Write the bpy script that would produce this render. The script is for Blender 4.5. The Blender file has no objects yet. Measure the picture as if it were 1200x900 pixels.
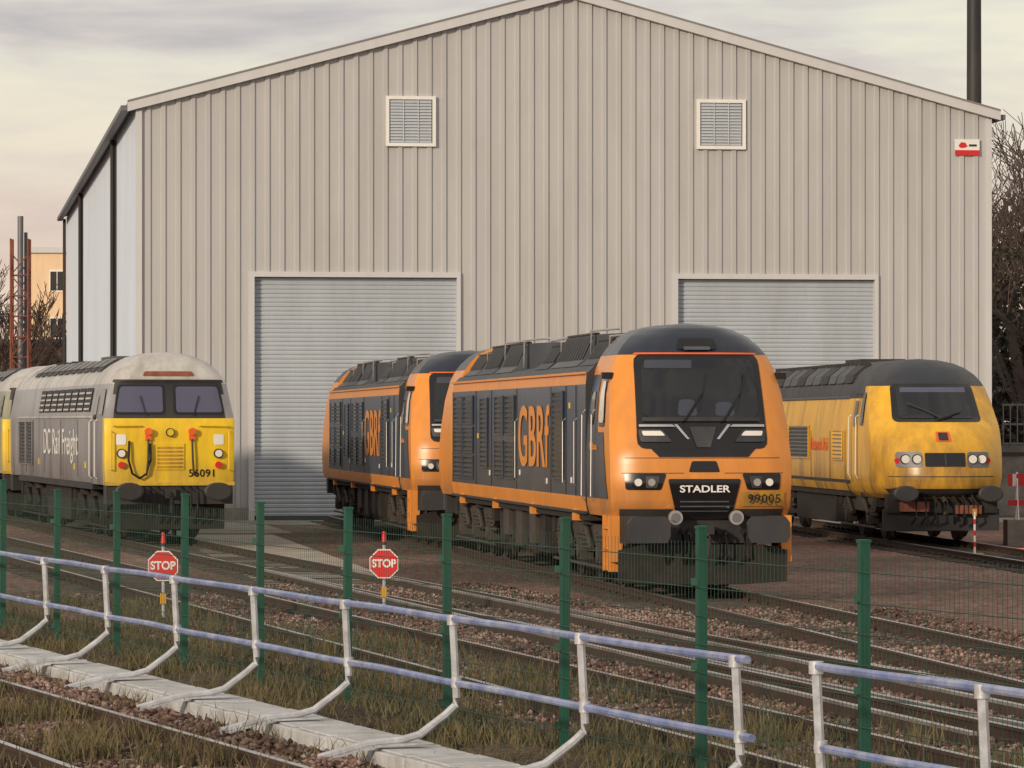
import bpy, bmesh, math, random
import numpy as np
from mathutils import Vector, Matrix
random.seed(5)
rng = np.random.default_rng(5)
scene = bpy.context.scene

# ------------------------------------------------------------------ materials
def newmat(name):
    m = bpy.data.materials.new(name); m.use_nodes = True
    nt = m.node_tree; b = nt.nodes['Principled BSDF']
    return m, nt, b

def paint(name, col, rough=0.45, metal=0.0, amt=0.18, scale=2.5, stretch=(1, 1, 0.25), bump=0.0, bscale=40,
          dirt=None, dirt_amt=0.5, dirt_scale=1.2, spec=0.5, low=None):
    m, nt, b = newmat(name); N = nt.nodes; L = nt.links
    tc = N.new('ShaderNodeTexCoord'); mp = N.new('ShaderNodeMapping'); mp.inputs['Scale'].default_value = stretch
    L.new(tc.outputs['Object'], mp.inputs[0])
    nz = N.new('ShaderNodeTexNoise'); nz.inputs['Scale'].default_value = scale; nz.inputs['Detail'].default_value = 6
    nz.inputs['Roughness'].default_value = 0.65
    L.new(mp.outputs[0], nz.inputs['Vector'])
    r = N.new('ShaderNodeValToRGB')
    r.color_ramp.elements[0].position = 0.3; r.color_ramp.elements[1].position = 0.7
    lo = [max(0, c * (1 - amt)) for c in col]; hi = [min(1, c * (1 + amt)) for c in col]
    r.color_ramp.elements[0].color = (*lo, 1); r.color_ramp.elements[1].color = (*hi, 1)
    L.new(nz.outputs[0], r.inputs[0])
    out = r.outputs[0]
    if dirt:
        n2 = N.new('ShaderNodeTexNoise'); n2.inputs['Scale'].default_value = dirt_scale; n2.inputs['Detail'].default_value = 8
        n2.inputs['Roughness'].default_value = 0.7
        mp2 = N.new('ShaderNodeMapping'); mp2.inputs['Scale'].default_value = stretch; mp2.inputs['Location'].default_value = (7, 3, 1)
        L.new(tc.outputs['Object'], mp2.inputs[0]); L.new(mp2.outputs[0], n2.inputs['Vector'])
        r2 = N.new('ShaderNodeValToRGB'); r2.color_ramp.elements[0].position = 0.45; r2.color_ramp.elements[1].position = 0.72
        r2.color_ramp.elements[0].color = (0, 0, 0, 1); r2.color_ramp.elements[1].color = (dirt_amt,) * 3 + (1,)
        L.new(n2.outputs[0], r2.inputs[0]); fac = r2.outputs[0]
        if low:   # brake dust that builds up toward the bottom of the body
            sz = N.new('ShaderNodeSeparateXYZ'); L.new(tc.outputs['Object'], sz.inputs[0])
            ml = N.new('ShaderNodeMapRange'); ml.inputs[1].default_value = low[0]; ml.inputs[2].default_value = low[1]; ml.inputs[3].default_value = .9; ml.inputs[4].default_value = 0
            L.new(sz.outputs[2], ml.inputs[0])
            mu = N.new('ShaderNodeMath'); mu.operation = 'MULTIPLY'; L.new(ml.outputs[0], mu.inputs[0]); L.new(n2.outputs[0], mu.inputs[1])
            ad = N.new('ShaderNodeMath'); ad.operation = 'ADD'; ad.use_clamp = True; L.new(mu.outputs[0], ad.inputs[0]); L.new(fac, ad.inputs[1]); fac = ad.outputs[0]
        mx = N.new('ShaderNodeMixRGB'); mx.inputs[2].default_value = (*dirt, 1)
        L.new(fac, mx.inputs[0]); L.new(out, mx.inputs[1]); out = mx.outputs[0]
    L.new(out, b.inputs['Base Color'])
    rr = N.new('ShaderNodeMapRange'); rr.inputs[3].default_value = max(0.02, rough - 0.1); rr.inputs[4].default_value = min(1, rough + 0.12)
    L.new(nz.outputs[0], rr.inputs[0]); L.new(rr.outputs[0], b.inputs['Roughness'])
    b.inputs['Metallic'].default_value = metal
    b.inputs['Specular IOR Level'].default_value = spec
    if bump > 0:
        n3 = N.new('ShaderNodeTexNoise'); n3.inputs['Scale'].default_value = bscale; n3.inputs['Detail'].default_value = 4
        L.new(tc.outputs['Object'], n3.inputs['Vector'])
        bp = N.new('ShaderNodeBump'); bp.inputs['Strength'].default_value = bump; bp.inputs['Distance'].default_value = 0.02
        L.new(n3.outputs[0], bp.inputs['Height']); L.new(bp.outputs[0], b.inputs['Normal'])
    return m

def glassmat(name, col=(0.012, 0.014, 0.018), rough=0.06):
    m, nt, b = newmat(name)
    b.inputs['Base Color'].default_value = (*col, 1); b.inputs['Roughness'].default_value = rough
    b.inputs['Specular IOR Level'].default_value = 0.6
    return m

def gravel(name, c1, c2, c3, scale=16, patch=0.25):
    m, nt, b = newmat(name); N = nt.nodes; L = nt.links
    tc = N.new('ShaderNodeTexCoord')
    v = N.new('ShaderNodeTexVoronoi'); v.inputs['Scale'].default_value = scale
    L.new(tc.outputs['Object'], v.inputs['Vector'])
    sp = N.new('ShaderNodeSeparateColor'); L.new(v.outputs['Color'], sp.inputs[0])
    r = N.new('ShaderNodeValToRGB'); e = r.color_ramp.elements
    e[0].color = (*c1, 1); e[1].color = (*c3, 1); x = e.new(0.5); x.color = (*c2, 1)
    L.new(sp.outputs[0], r.inputs[0])
    nz = N.new('ShaderNodeTexNoise'); nz.inputs['Scale'].default_value = patch; nz.inputs['Detail'].default_value = 7
    L.new(tc.outputs['Object'], nz.inputs['Vector'])
    r2 = N.new('ShaderNodeValToRGB'); r2.color_ramp.elements[0].position = 0.38; r2.color_ramp.elements[1].position = 0.66
    r2.color_ramp.elements[0].color = (0.5, 0.48, 0.45, 1); r2.color_ramp.elements[1].color = (1.25, 1.2, 1.15, 1)
    L.new(nz.outputs[0], r2.inputs[0])
    mx = N.new('ShaderNodeMixRGB'); mx.blend_type = 'MULTIPLY'; mx.inputs[0].default_value = 1
    L.new(r.outputs[0], mx.inputs[1]); L.new(r2.outputs[0], mx.inputs[2]); L.new(mx.outputs[0], b.inputs['Base Color'])
    b.inputs['Roughness'].default_value = 0.95; b.inputs['Specular IOR Level'].default_value = 0.2
    bp = N.new('ShaderNodeBump'); bp.inputs['Strength'].default_value = 0.9; bp.inputs['Distance'].default_value = 0.03; bp.invert = True
    L.new(v.outputs['Distance'], bp.inputs['Height']); L.new(bp.outputs[0], b.inputs['Normal'])
    return m

M_orange = paint('orange_paint', (0.76, 0.285, 0.045), 0.30, dirt=(0.26, 0.13, 0.06), dirt_amt=0.40, amt=0.08, low=(1.0, 1.7))
M_orange2 = paint('orange_vinyl', (0.76, 0.285, 0.045), 0.35, amt=0.08, dirt=(0.26, 0.13, 0.06), dirt_amt=0.3)
M_blue = paint('slate_blue_paint', (0.034, 0.054, 0.094), 0.32, dirt=(0.095, 0.09, 0.09), dirt_amt=0.4, low=(1.2, 2.2))
M_navy = paint('navy_roof', (0.018, 0.025, 0.042), 0.28, dirt=(0.06, 0.06, 0.065), dirt_amt=0.45)
M_black = paint('black_gloss', (0.010, 0.010, 0.012), 0.2)
M_dark = paint('dark_grey', (0.024, 0.024, 0.027), 0.6, dirt=(0.06, 0.052, 0.045), dirt_amt=0.6)
M_buffer = paint('buffer_grey', (0.032, 0.035, 0.042), 0.5, dirt=(0.075, 0.06, 0.05), dirt_amt=0.6)
M_roofdk = paint('dark_roof', (0.026, 0.031, 0.042), 0.5, dirt=(0.09, 0.08, 0.07), dirt_amt=0.6)
M_roofmid = paint('roof_panel', (0.075, 0.085, 0.105), 0.5, dirt=(0.035, 0.03, 0.028), dirt_amt=0.6)
M_under = paint('underframe', (0.014, 0.013, 0.012), 0.8, dirt=(0.046, 0.032, 0.024), dirt_amt=0.7, dirt_scale=5, stretch=(1, 1, 1))
M_underlt = paint('bogie_grey', (0.058, 0.050, 0.043), 0.7, dirt=(0.042, 0.026, 0.017), dirt_amt=0.8, dirt_scale=5, stretch=(1, 1, 1))
M_wheel = paint('wheel_steel', (0.10, 0.085, 0.075), 0.5, metal=0.5, dirt=(0.05, 0.03, 0.02), dirt_amt=0.7, dirt_scale=6)
M_yellow = paint('warning_yellow', (0.90, 0.62, 0.012), 0.4, dirt=(0.33, 0.22, 0.06), dirt_amt=0.45, amt=0.08, low=(1.1, 1.8))
M_hstyel = paint('network_yellow', (0.80, 0.44, 0.030), 0.33, dirt=(0.17, 0.095, 0.04), dirt_amt=0.65, amt=0.12, low=(.9, 2.3))
M_silver = paint('silver_paint', (0.52, 0.51, 0.49), 0.4, metal=0.1, dirt=(0.15, 0.125, 0.10), dirt_amt=0.75)
M_grey56 = paint('light_grey_paint', (0.30, 0.305, 0.325), 0.35, metal=0.1, dirt=(0.11, 0.10, 0.095), dirt_amt=0.65, low=(1.1, 2.0))
M_cream = paint('pale_green_paint', (0.30, 0.31, 0.23), 0.5, dirt=(0.13, 0.12, 0.09), dirt_amt=0.6)
M_white = paint('white_paint', (0.78, 0.78, 0.76), 0.5, amt=0.06)
M_lens = paint('lamp_lens', (0.75, 0.74, 0.70), 0.12, amt=0.05)
M_chrome = paint('bare_metal', (0.55, 0.55, 0.54), 0.3, metal=0.8)
M_red = paint('red_paint', (0.60, 0.02, 0.02), 0.45, amt=0.1)
M_redorg = paint('red_orange', (0.75, 0.13, 0.03), 0.45, amt=0.1)
M_rust = paint('rust', (0.22, 0.075, 0.045), 0.8, amt=0.4, scale=6)
M_glass = glassmat('glass')
M_glass2 = glassmat('glass_sheen', (0.085, 0.09, 0.15), 0.10)
M_seat = paint('cab_interior', (0.040, 0.050, 0.075), 0.7)
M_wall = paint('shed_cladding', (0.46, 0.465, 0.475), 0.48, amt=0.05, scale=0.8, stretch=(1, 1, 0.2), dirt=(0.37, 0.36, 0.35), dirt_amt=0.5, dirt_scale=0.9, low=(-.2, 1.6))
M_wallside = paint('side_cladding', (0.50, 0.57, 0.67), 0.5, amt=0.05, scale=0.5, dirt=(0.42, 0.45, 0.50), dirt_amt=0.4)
M_trim = paint('shed_trim', (0.56, 0.57, 0.59), 0.45, amt=0.05)
M_shroof = paint('shed_roof', (0.20, 0.20, 0.20), 0.5, amt=0.1)
M_slat = paint('roller_slat', (0.46, 0.51, 0.57), 0.4, metal=0.05, amt=0.06, scale=1, dirt=(0.34, 0.36, 0.38), dirt_amt=0.4)
M_conc = paint('concrete', (0.27, 0.245, 0.22), 0.85, amt=0.3, scale=1.6, stretch=(1, 1, 1), bump=0.4, dirt=(0.13, 0.10, 0.085), dirt_amt=0.9, dirt_scale=.8)
M_conclt = paint('pale_concrete', (0.52, 0.53, 0.54), 0.75, amt=0.2, scale=4, stretch=(1, 1, 1), bump=0.4, dirt=(0.24, 0.22, 0.19), dirt_amt=0.6, dirt_scale=3)
M_path = paint('path_concrete', (0.42, 0.37, 0.31), 0.85, amt=0.2, scale=1.5, stretch=(1, 1, 1), dirt=(0.22, 0.18, 0.14), dirt_amt=0.8, dirt_scale=1)
M_galv = paint('galvanised', (0.52, 0.54, 0.58), 0.42, metal=0.25, amt=0.2, scale=9, stretch=(1, 1, 1), dirt=(0.26, 0.24, 0.22), dirt_amt=0.6, dirt_scale=8)
M_steel = paint('dull_steel', (0.17, 0.17, 0.18), 0.5, metal=0.3, amt=0.2)
M_bluerail = paint('blue_handrail', (0.19, 0.24, 0.46), 0.36, metal=0.2, amt=0.3, scale=5, stretch=(1, 1, 1), dirt=(0.52, 0.55, 0.62), dirt_amt=0.75, dirt_scale=3)
M_green = paint('fence_green', (0.008, 0.080, 0.050), 0.5, amt=0.25, scale=5, dirt=(0.03, 0.07, 0.045), dirt_amt=0.5)
M_wire = paint('fence_wire', (0.014, 0.055, 0.040), 0.5, amt=0.2)
M_rail = paint('rail_side', (0.050, 0.028, 0.019), 0.75, amt=0.3, scale=5, stretch=(1, 1, 1))
M_railtop = paint('rail_top', (0.50, 0.49, 0.48), 0.32, metal=0.7, amt=0.15, dirt=(0.16, 0.10, 0.07), dirt_amt=0.7, dirt_scale=.6)
M_sleeper = paint('sleeper', (0.085, 0.072, 0.06), 0.9, amt=0.4, scale=6, stretch=(1, 1, 1), bump=0.5, dirt=(0.035, 0.027, 0.02), dirt_amt=0.7, dirt_scale=4)
M_sleeperc = paint('sleeper_concrete', (0.24, 0.22, 0.19), 0.9, amt=0.3, scale=6, stretch=(1, 1, 1), bump=0.5, dirt=(0.09, 0.07, 0.05), dirt_amt=0.7, dirt_scale=4)
M_brickcream = paint('cream_render', (0.78, 0.58, 0.38), 0.8, amt=0.08)
M_brown = paint('brown_cladding', (0.12, 0.085, 0.065), 0.8, amt=0.2)
M_bark = paint('bark', (0.085, 0.062, 0.050), 0.9, amt=0.3, scale=4, stretch=(1, 1, 1))
M_twig = paint('twigs', (0.095, 0.068, 0.055), 0.9, amt=0.4, scale=1.0, stretch=(1, 1, 1))
M_leafdk = paint('dark_foliage', (0.040, 0.045, 0.026), 0.8, amt=0.5, scale=0.8, stretch=(1, 1, 1))
M_thicket = paint('winter_thicket', (0.052, 0.044, 0.038), 0.9, amt=0.5, scale=0.7, stretch=(1, 1, 1))
M_grass = paint('winter_grass', (0.105, 0.094, 0.042), 0.9, amt=0.55, scale=1.3, stretch=(1, 1, 1), dirt=(0.22, 0.155, 0.09), dirt_amt=0.9, dirt_scale=2.0)
M_ballast = gravel('ballast_mat', (0.090, 0.056, 0.048), (0.22, 0.145, 0.125), (0.37, 0.28, 0.255), 15)
M_stone = gravel('stone_mat', (0.085, 0.050, 0.043), (0.215, 0.14, 0.12), (0.39, 0.31, 0.285), 11)
M_soil = gravel('soil_mat', (0.05, 0.042, 0.028), (0.10, 0.08, 0.052), (0.16, 0.12, 0.085), 22, 0.5)
M_ground = gravel('ground_mat', (0.115, 0.066, 0.055), (0.235, 0.145, 0.123), (0.35, 0.245, 0.215), 12, 0.12)

# ------------------------------------------------------------------ mesh helper
class MB:
    def __init__(s): s.v = []; s.f = []; s.m = []; s.mats = []
    def mi(s, mat):
        if mat not in s.mats: s.mats.append(mat)
        return s.mats.index(mat)
    def add(s, verts, faces, mat):
        o = len(s.v); s.v += [tuple(p) for p in verts]
        i = s.mi(mat)
        for f in faces: s.f.append(tuple(o + k for k in f)); s.m.append(i)
    def box(s, x0, x1, y0, y1, z0, z1, mat):
        v = [(x, y, z) for x in (x0, x1) for y in (y0, y1) for z in (z0, z1)]
        s.add(v, [(0, 1, 3, 2), (4, 6, 7, 5), (0, 4, 5, 1), (2, 3, 7, 6), (0, 2, 6, 4), (1, 5, 7, 3)], mat)
    def hexa(s, b, t, mat):
        s.add(list(b) + list(t), [(3, 2, 1, 0), (4, 5, 6, 7), (0, 1, 5, 4), (1, 2, 6, 5), (2, 3, 7, 6), (3, 0, 4, 7)], mat)
    def prism(s, poly, axis, a0, a1, mat):
        n = len(poly)
        def P(a, b, c):
            return {'x': (c, a, b), 'y': (a, c, b), 'z': (a, b, c)}[axis]
        v = [P(a, b, a0) for a, b in poly] + [P(a, b, a1) for a, b in poly]
        fs = [tuple(range(n - 1, -1, -1)), tuple(range(n, 2 * n))] + [(i, (i + 1) % n, n + (i + 1) % n, n + i) for i in range(n)]
        s.add(v, fs, mat)
    def tube(s, pts, r, mat, n=8):
        pts = [Vector(p) for p in pts]; rs = r if isinstance(r, (list, tuple)) else [r] * len(pts)
        v = []; 
        for i, p in enumerate(pts):
            d = (pts[min(i + 1, len(pts) - 1)] - pts[max(i - 1, 0)]).normalized()
            up = Vector((0, 0, 1)) if abs(d.z) < 0.9 else Vector((0, 1, 0))
            a = d.cross(up).normalized(); b = a.cross(d)
            for k in range(n):
                t = 2 * math.pi * (k + 0.5) / n
                v.append(p + (a * math.cos(t) + b * math.sin(t)) * rs[i])
        fs = []
        for i in range(len(pts) - 1):
            for k in range(n):
                k2 = (k + 1) % n
                fs.append((i * n + k, i * n + k2, (i + 1) * n + k2, (i + 1) * n + k))
        fs.append(tuple(range(n - 1, -1, -1))); fs.append(tuple((len(pts) - 1) * n + k for k in range(n)))
        s.add(v, fs, mat)
    def grid(s, rows, mat, matfn=None):
        nr = len(rows); nc = len(rows[0]); o = len(s.v)
        s.v += [tuple(p) for r in rows for p in r]
        for i in range(nr - 1):
            for j in range(nc - 1):
                a = o + i * nc + j
                f = (a, a + 1, a + nc + 1, a + nc)
                m = mat
                if matfn:
                    c = sum((Vector(s.v[k]) for k in f), Vector()) / 4
                    m = matfn(c)
                s.f.append(f); s.m.append(s.mi(m))
    def merge(s, o, fn):
        off = len(s.v); s.v += [tuple(fn(p)) for p in o.v]
        for f, m in zip(o.f, o.m): s.f.append(tuple(off + k for k in f)); s.m.append(s.mi(o.mats[m]))
    def build(s, name, parent=None, smooth=None, bevel=0, normals=True):
        me = bpy.data.meshes.new(name); me.from_pydata(s.v, [], s.f)
        for m in s.mats: me.materials.append(m)
        me.polygons.foreach_set('material_index', s.m)
        if normals:
            bm = bmesh.new(); bm.from_mesh(me)
            bmesh.ops.recalc_face_normals(bm, faces=bm.faces); bm.to_mesh(me); bm.free()
        if smooth:
            me.polygons.foreach_set('use_smooth', [True] * len(me.polygons))
            me.set_sharp_from_angle(angle=math.radians(smooth))
        ob = bpy.data.objects.new(name, me); scene.collection.objects.link(ob)
        if parent: ob.parent = parent
        if bevel:
            b = ob.modifiers.new('b', 'BEVEL'); b.width = bevel; b.segments = 2; b.limit_method = 'ANGLE'; b.angle_limit = math.radians(50)
        return ob

def npmesh(name, V, Fc, mat, parent=None):
    me = bpy.data.meshes.new(name)
    V = np.asarray(V, dtype=np.float32); Fc = np.asarray(Fc, dtype=np.int32)
    k = Fc.shape[1]
    me.vertices.add(len(V)); me.vertices.foreach_set('co', V.ravel())
    me.loops.add(Fc.size); me.loops.foreach_set('vertex_index', Fc.ravel())
    me.polygons.add(len(Fc)); me.polygons.foreach_set('loop_start', np.arange(len(Fc), dtype=np.int32) * k)
    me.update(calc_edges=True); me.validate()
    me.materials.append(mat)
    ob = bpy.data.objects.new(name, me); scene.collection.objects.link(ob)
    if parent: ob.parent = parent
    return ob

def empty(name, loc=(0, 0, 0), rz=0):
    e = bpy.data.objects.new(name, None); e.location = loc; e.rotation_euler = (0, 0, rz); e.empty_display_size = 0.5
    scene.collection.objects.link(e); return e

def text(body, name, parent, loc, size, mat, rot, offset=0.0, align='CENTER', sx=1.0, space=1.0):
    cu = bpy.data.curves.new(name, 'FONT'); cu.body = body; cu.size = size; cu.extrude = 0.003; cu.offset = offset
    cu.align_x = align; cu.align_y = 'CENTER'; cu.space_character = space
    cu.materials.append(mat)
    ob = bpy.data.objects.new(name, cu); scene.collection.objects.link(ob)
    ob.location = loc; ob.rotation_euler = rot; ob.scale = (sx, 1, 1)
    if parent: ob.parent = parent
    return ob
R_FRONT = (math.radians(90), 0, 0); R_LEFT = (math.radians(90), 0, math.radians(-90)); R_RIGHT = (math.radians(90), 0, math.radians(90))

# ------------------------------------------------------------------ cab surface
class Cab:
    def __init__(s, rows, p): s.rows = rows; s.p = p; s.z = [r[0] for r in rows]
    def at(s, z): return [float(np.interp(z, s.z, [r[i] for r in s.rows])) for i in (1, 2, 3)]
    def Y(s, x, z, off=0):
        w, yf, R = s.at(z); return yf + R * min(1, abs(x) / max(w, 1e-3)) ** s.p - off
    def mesh(s, mb, yback, matfn, nx=22):
        rows = []
        for a, b in zip(s.rows[:-1], s.rows[1:]):
            n = 3
            for k in range(n): rows.append([a[i] + (b[i] - a[i]) * k / n for i in range(4)])
        rows.append(list(s.rows[-1]))
        G = []
        for z, w, yf, R in rows:
            line = []
            ys = yf + R
            for k in range(9): line.append((-w, yback + (ys - yback) * k / 9, z))
            for k in range(nx + 1):
                t = -1 + 2 * k / nx; x = w * math.sin(t * math.pi / 2)
                line.append((x, yf + R * (abs(x) / max(w, 1e-3)) ** s.p, z))
            for k in range(8, -1, -1): line.append((w, yback + (ys - yback) * k / 9, z))
            G.append(line)
        mb.grid(G, None, matfn)
        mb.add([(r[1] * -1, yback, r[0]) for r in rows] + [(r[1], yback, r[0]) for r in rows[::-1]], [tuple(range(2 * len(rows)))], matfn(Vector((0, yback, 2))))
    def front(s, mb, z0, z1, lo, hi, mat, off=0.012, rad=0.0, nx=16, nz=14):
        rows = []
        for k in range(nz + 1):
            t = 0.5 - 0.5 * math.cos(math.pi * k / nz); z = z0 + (z1 - z0) * t
            xl = lo[0] + (hi[0] - lo[0]) * t; xr = lo[1] + (hi[1] - lo[1]) * t
            dz = min(z - z0, z1 - z)
            if rad > 0 and dz < rad:
                i = rad - math.sqrt(max(0, rad * rad - (rad - dz) ** 2)); xl += i; xr -= i
            rows.append([(xl + (xr - xl) * j / nx, s.Y(xl + (xr - xl) * j / nx, z, off), z) for j in range(nx + 1)])
        mb.grid(rows, mat)
    def side(s, mb, sx, z0, z1, lo, hi, mat, off=0.012, rad=0.0, nz=12):
        rows = []
        for k in range(nz + 1):
            t = 0.5 - 0.5 * math.cos(math.pi * k / nz); z = z0 + (z1 - z0) * t
            a = lo[0] + (hi[0] - lo[0]) * t; b = lo[1] + (hi[1] - lo[1]) * t
            dz = min(z - z0, z1 - z)
            if rad > 0 and dz < rad:
                i = rad - math.sqrt(max(0, rad * rad - (rad - dz) ** 2)); a += i; b -= i
            w = s.at(z)[0]
            rows.append([(sx * (w + off), a + (b - a) * j / 4, z) for j in range(5)])
        mb.grid(rows, mat)

def body_loft(mb, prof, y0, y1, matfn, ny=8):
    G = []
    full = [(-x, z) for x, z in prof] + [(x, z) for x, z in prof[::-1] if x > 0.001]
    for k in range(ny + 1):
        y = y0 + (y1 - y0) * k / ny
        G.append([(x, y, z) for x, z in full])
    mb.grid(G, None, matfn)
    mb.add([(x, y0, z) for x, z in full], [tuple(range(len(full)))], M_dark)
    mb.add([(x, y1, z) for x, z in full], [tuple(range(len(full)))], M_dark)
    mb.box(-prof[0][0] + .03, prof[0][0] - .03, y0, y1, prof[0][1] - .12, prof[0][1] + 0.01, M_under)

def disc(mb, x, y, z, r, mat, h=0.05, n=20, rz=None):
    mb.tube([(x, y + h / 2, z), (x, y - h / 2, z)], r, mat, n)

def louvre(mb, sx, w, y0, y1, z0, z1, mat=None, fr=None, pitch=0.085):
    mat = mat or M_dark; fr = fr or M_blue
    a, b = sorted((sx * (w - 0.01), sx * (w + 0.012)))
    mb.box(a, b, y0, y1, z0, z1, M_black)
    c, d = sorted((sx * (w + 0.013), sx * (w + 0.035)))
    t = 0.03
    mb.box(c, d, y0 - t, y0, z0 - t, z1 + t, fr); mb.box(c, d, y1, y1 + t, z0 - t, z1 + t, fr)
    mb.box(c, d, y0, y1, z1, z1 + t, fr); mb.box(c, d, y0, y1, z0 - t, z0, fr)
    z = z0 + 0.02
    while z < z1 - 0.04:
        mb.add([(sx * (w + 0.013), y0, z + 0.055), (sx * (w + 0.013), y1, z + 0.055), (sx * (w + 0.034), y1, z), (sx * (w + 0.034), y0, z)], [(0, 1, 2, 3)], mat)
        z += pitch

def bogie(mb, yc, axles=(-1.9, 0, 1.9), r=0.52, mat=None):
    mat = mat or M_underlt
    ext = max(axles) + 0.75
    for sx in (-1, 1):
        for a in axles:
            mb.tube([(sx * 0.80, yc + a, r), (sx * 0.66, yc + a, r)], r, M_wheel, 28)
            mb.tube([(sx * 0.84, yc + a, r), (sx * 0.79, yc + a, r)], r * 0.93, M_under, 28)
            mb.tube([(sx * 1.20, yc + a, r), (sx * 0.84, yc + a, r)], 0.14, mat, 14)
            mb.box(*sorted((sx * 0.98, sx * 1.18)), yc + a - 0.19, yc + a + 0.19, r - 0.16, r + 0.16, mat)
            for q in (-0.30, 0.30):
                mb.tube([(sx * 1.08, yc + a + q, r + 0.0), (sx * 1.08, yc + a + q, r + 0.30)], 0.085, M_under, 10)
                for h in range(4):
                    mb.tube([(sx * 1.08, yc + a + q, r + 0.03 + h * 0.07), (sx * 1.08, yc + a + q, r + 0.06 + h * 0.07)], 0.105, mat, 10)
            mb.box(*sorted((sx * 0.72, sx * 0.82)), yc + a + r + 0.02, yc + a + r + 0.09, r - 0.25, r + 0.3, M_underlt)
        P = [(-ext, r + 0.2), (-ext, r + 0.42), (ext, r + 0.42), (ext, r + 0.2)]
        for a in sorted(axles, reverse=True):
            P += [(a + 0.5, r + 0.1), (a + 0.42, r + 0.26), (a - 0.42, r + 0.26), (a - 0.5, r + 0.1)]
        mb.prism([(yc + a, b) for a, b in P], 'x', *sorted((sx * 1.02, sx * 1.14)), mat)
        for a in (-0.95, 0.95):
            mb.tube([(sx * 1.10, yc + a, r + 0.4), (sx * 1.10, yc + a, r + 0.75)], 0.17, M_under, 12)
            mb.tube([(sx * 1.2, yc + a - 0.5, r + 0.05), (sx * 1.2, yc + a + 0.35, r + 0.55)], 0.045, mat, 8)
        mb.tube([(sx * 1.16, yc - ext, r - 0.22), (sx * 1.16, yc + ext, r - 0.22)], 0.025, mat, 6)
        for q in (-1, 1):
            mb.tube([(sx * 0.9, yc + q * (ext + 0.05), 0.95), (sx * 0.88, yc + q * (ext + 0.02), 0.4), (sx * 0.76, yc + q * (ext - 0.1), 0.1)], 0.025, M_underlt, 6)
            mb.box(*sorted((sx * 0.85, sx * 1.18)), yc + q * ext - 0.17, yc + q * ext + 0.17, 0.72, 1.02, M_under)
    mb.box(-0.95, 0.95, yc - ext, yc + ext, r + 0.05, r + 0.4, M_under)
    mb.box(-0.6, 0.6, yc - ext + .2, yc + ext - .2, 0.2, r + 0.1, M_under)

def buffer(mb, x, z, y, w=0.3, h=0.2, mat=None):
    mat = mat or M_dark
    mb.tube([(x, y + 0.5, z), (x, y + 0.08, z)], 0.12, mat, 14)
    mb.tube([(x, y + 0.5, z), (x, y + 0.3, z)], 0.16, mat, 14)
    n = 24; pts = []
    for yy, k in ((y + 0.08, 0.9), (y + 0.05, 1.0), (y, 1.0), (y - 0.02, 0.85)):
        pts.append([(x + w * k * math.cos(2 * math.pi * i / n), yy, z + h * k * math.sin(2 * math.pi * i / n)) for i in range(n + 1)])
    mb.grid(pts, mat)
    mb.add([p for p in pts[-1][:-1]], [tuple(range(n))], mat); mb.add([p for p in pts[0][:-1]], [tuple(range(n))], mat)

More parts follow.
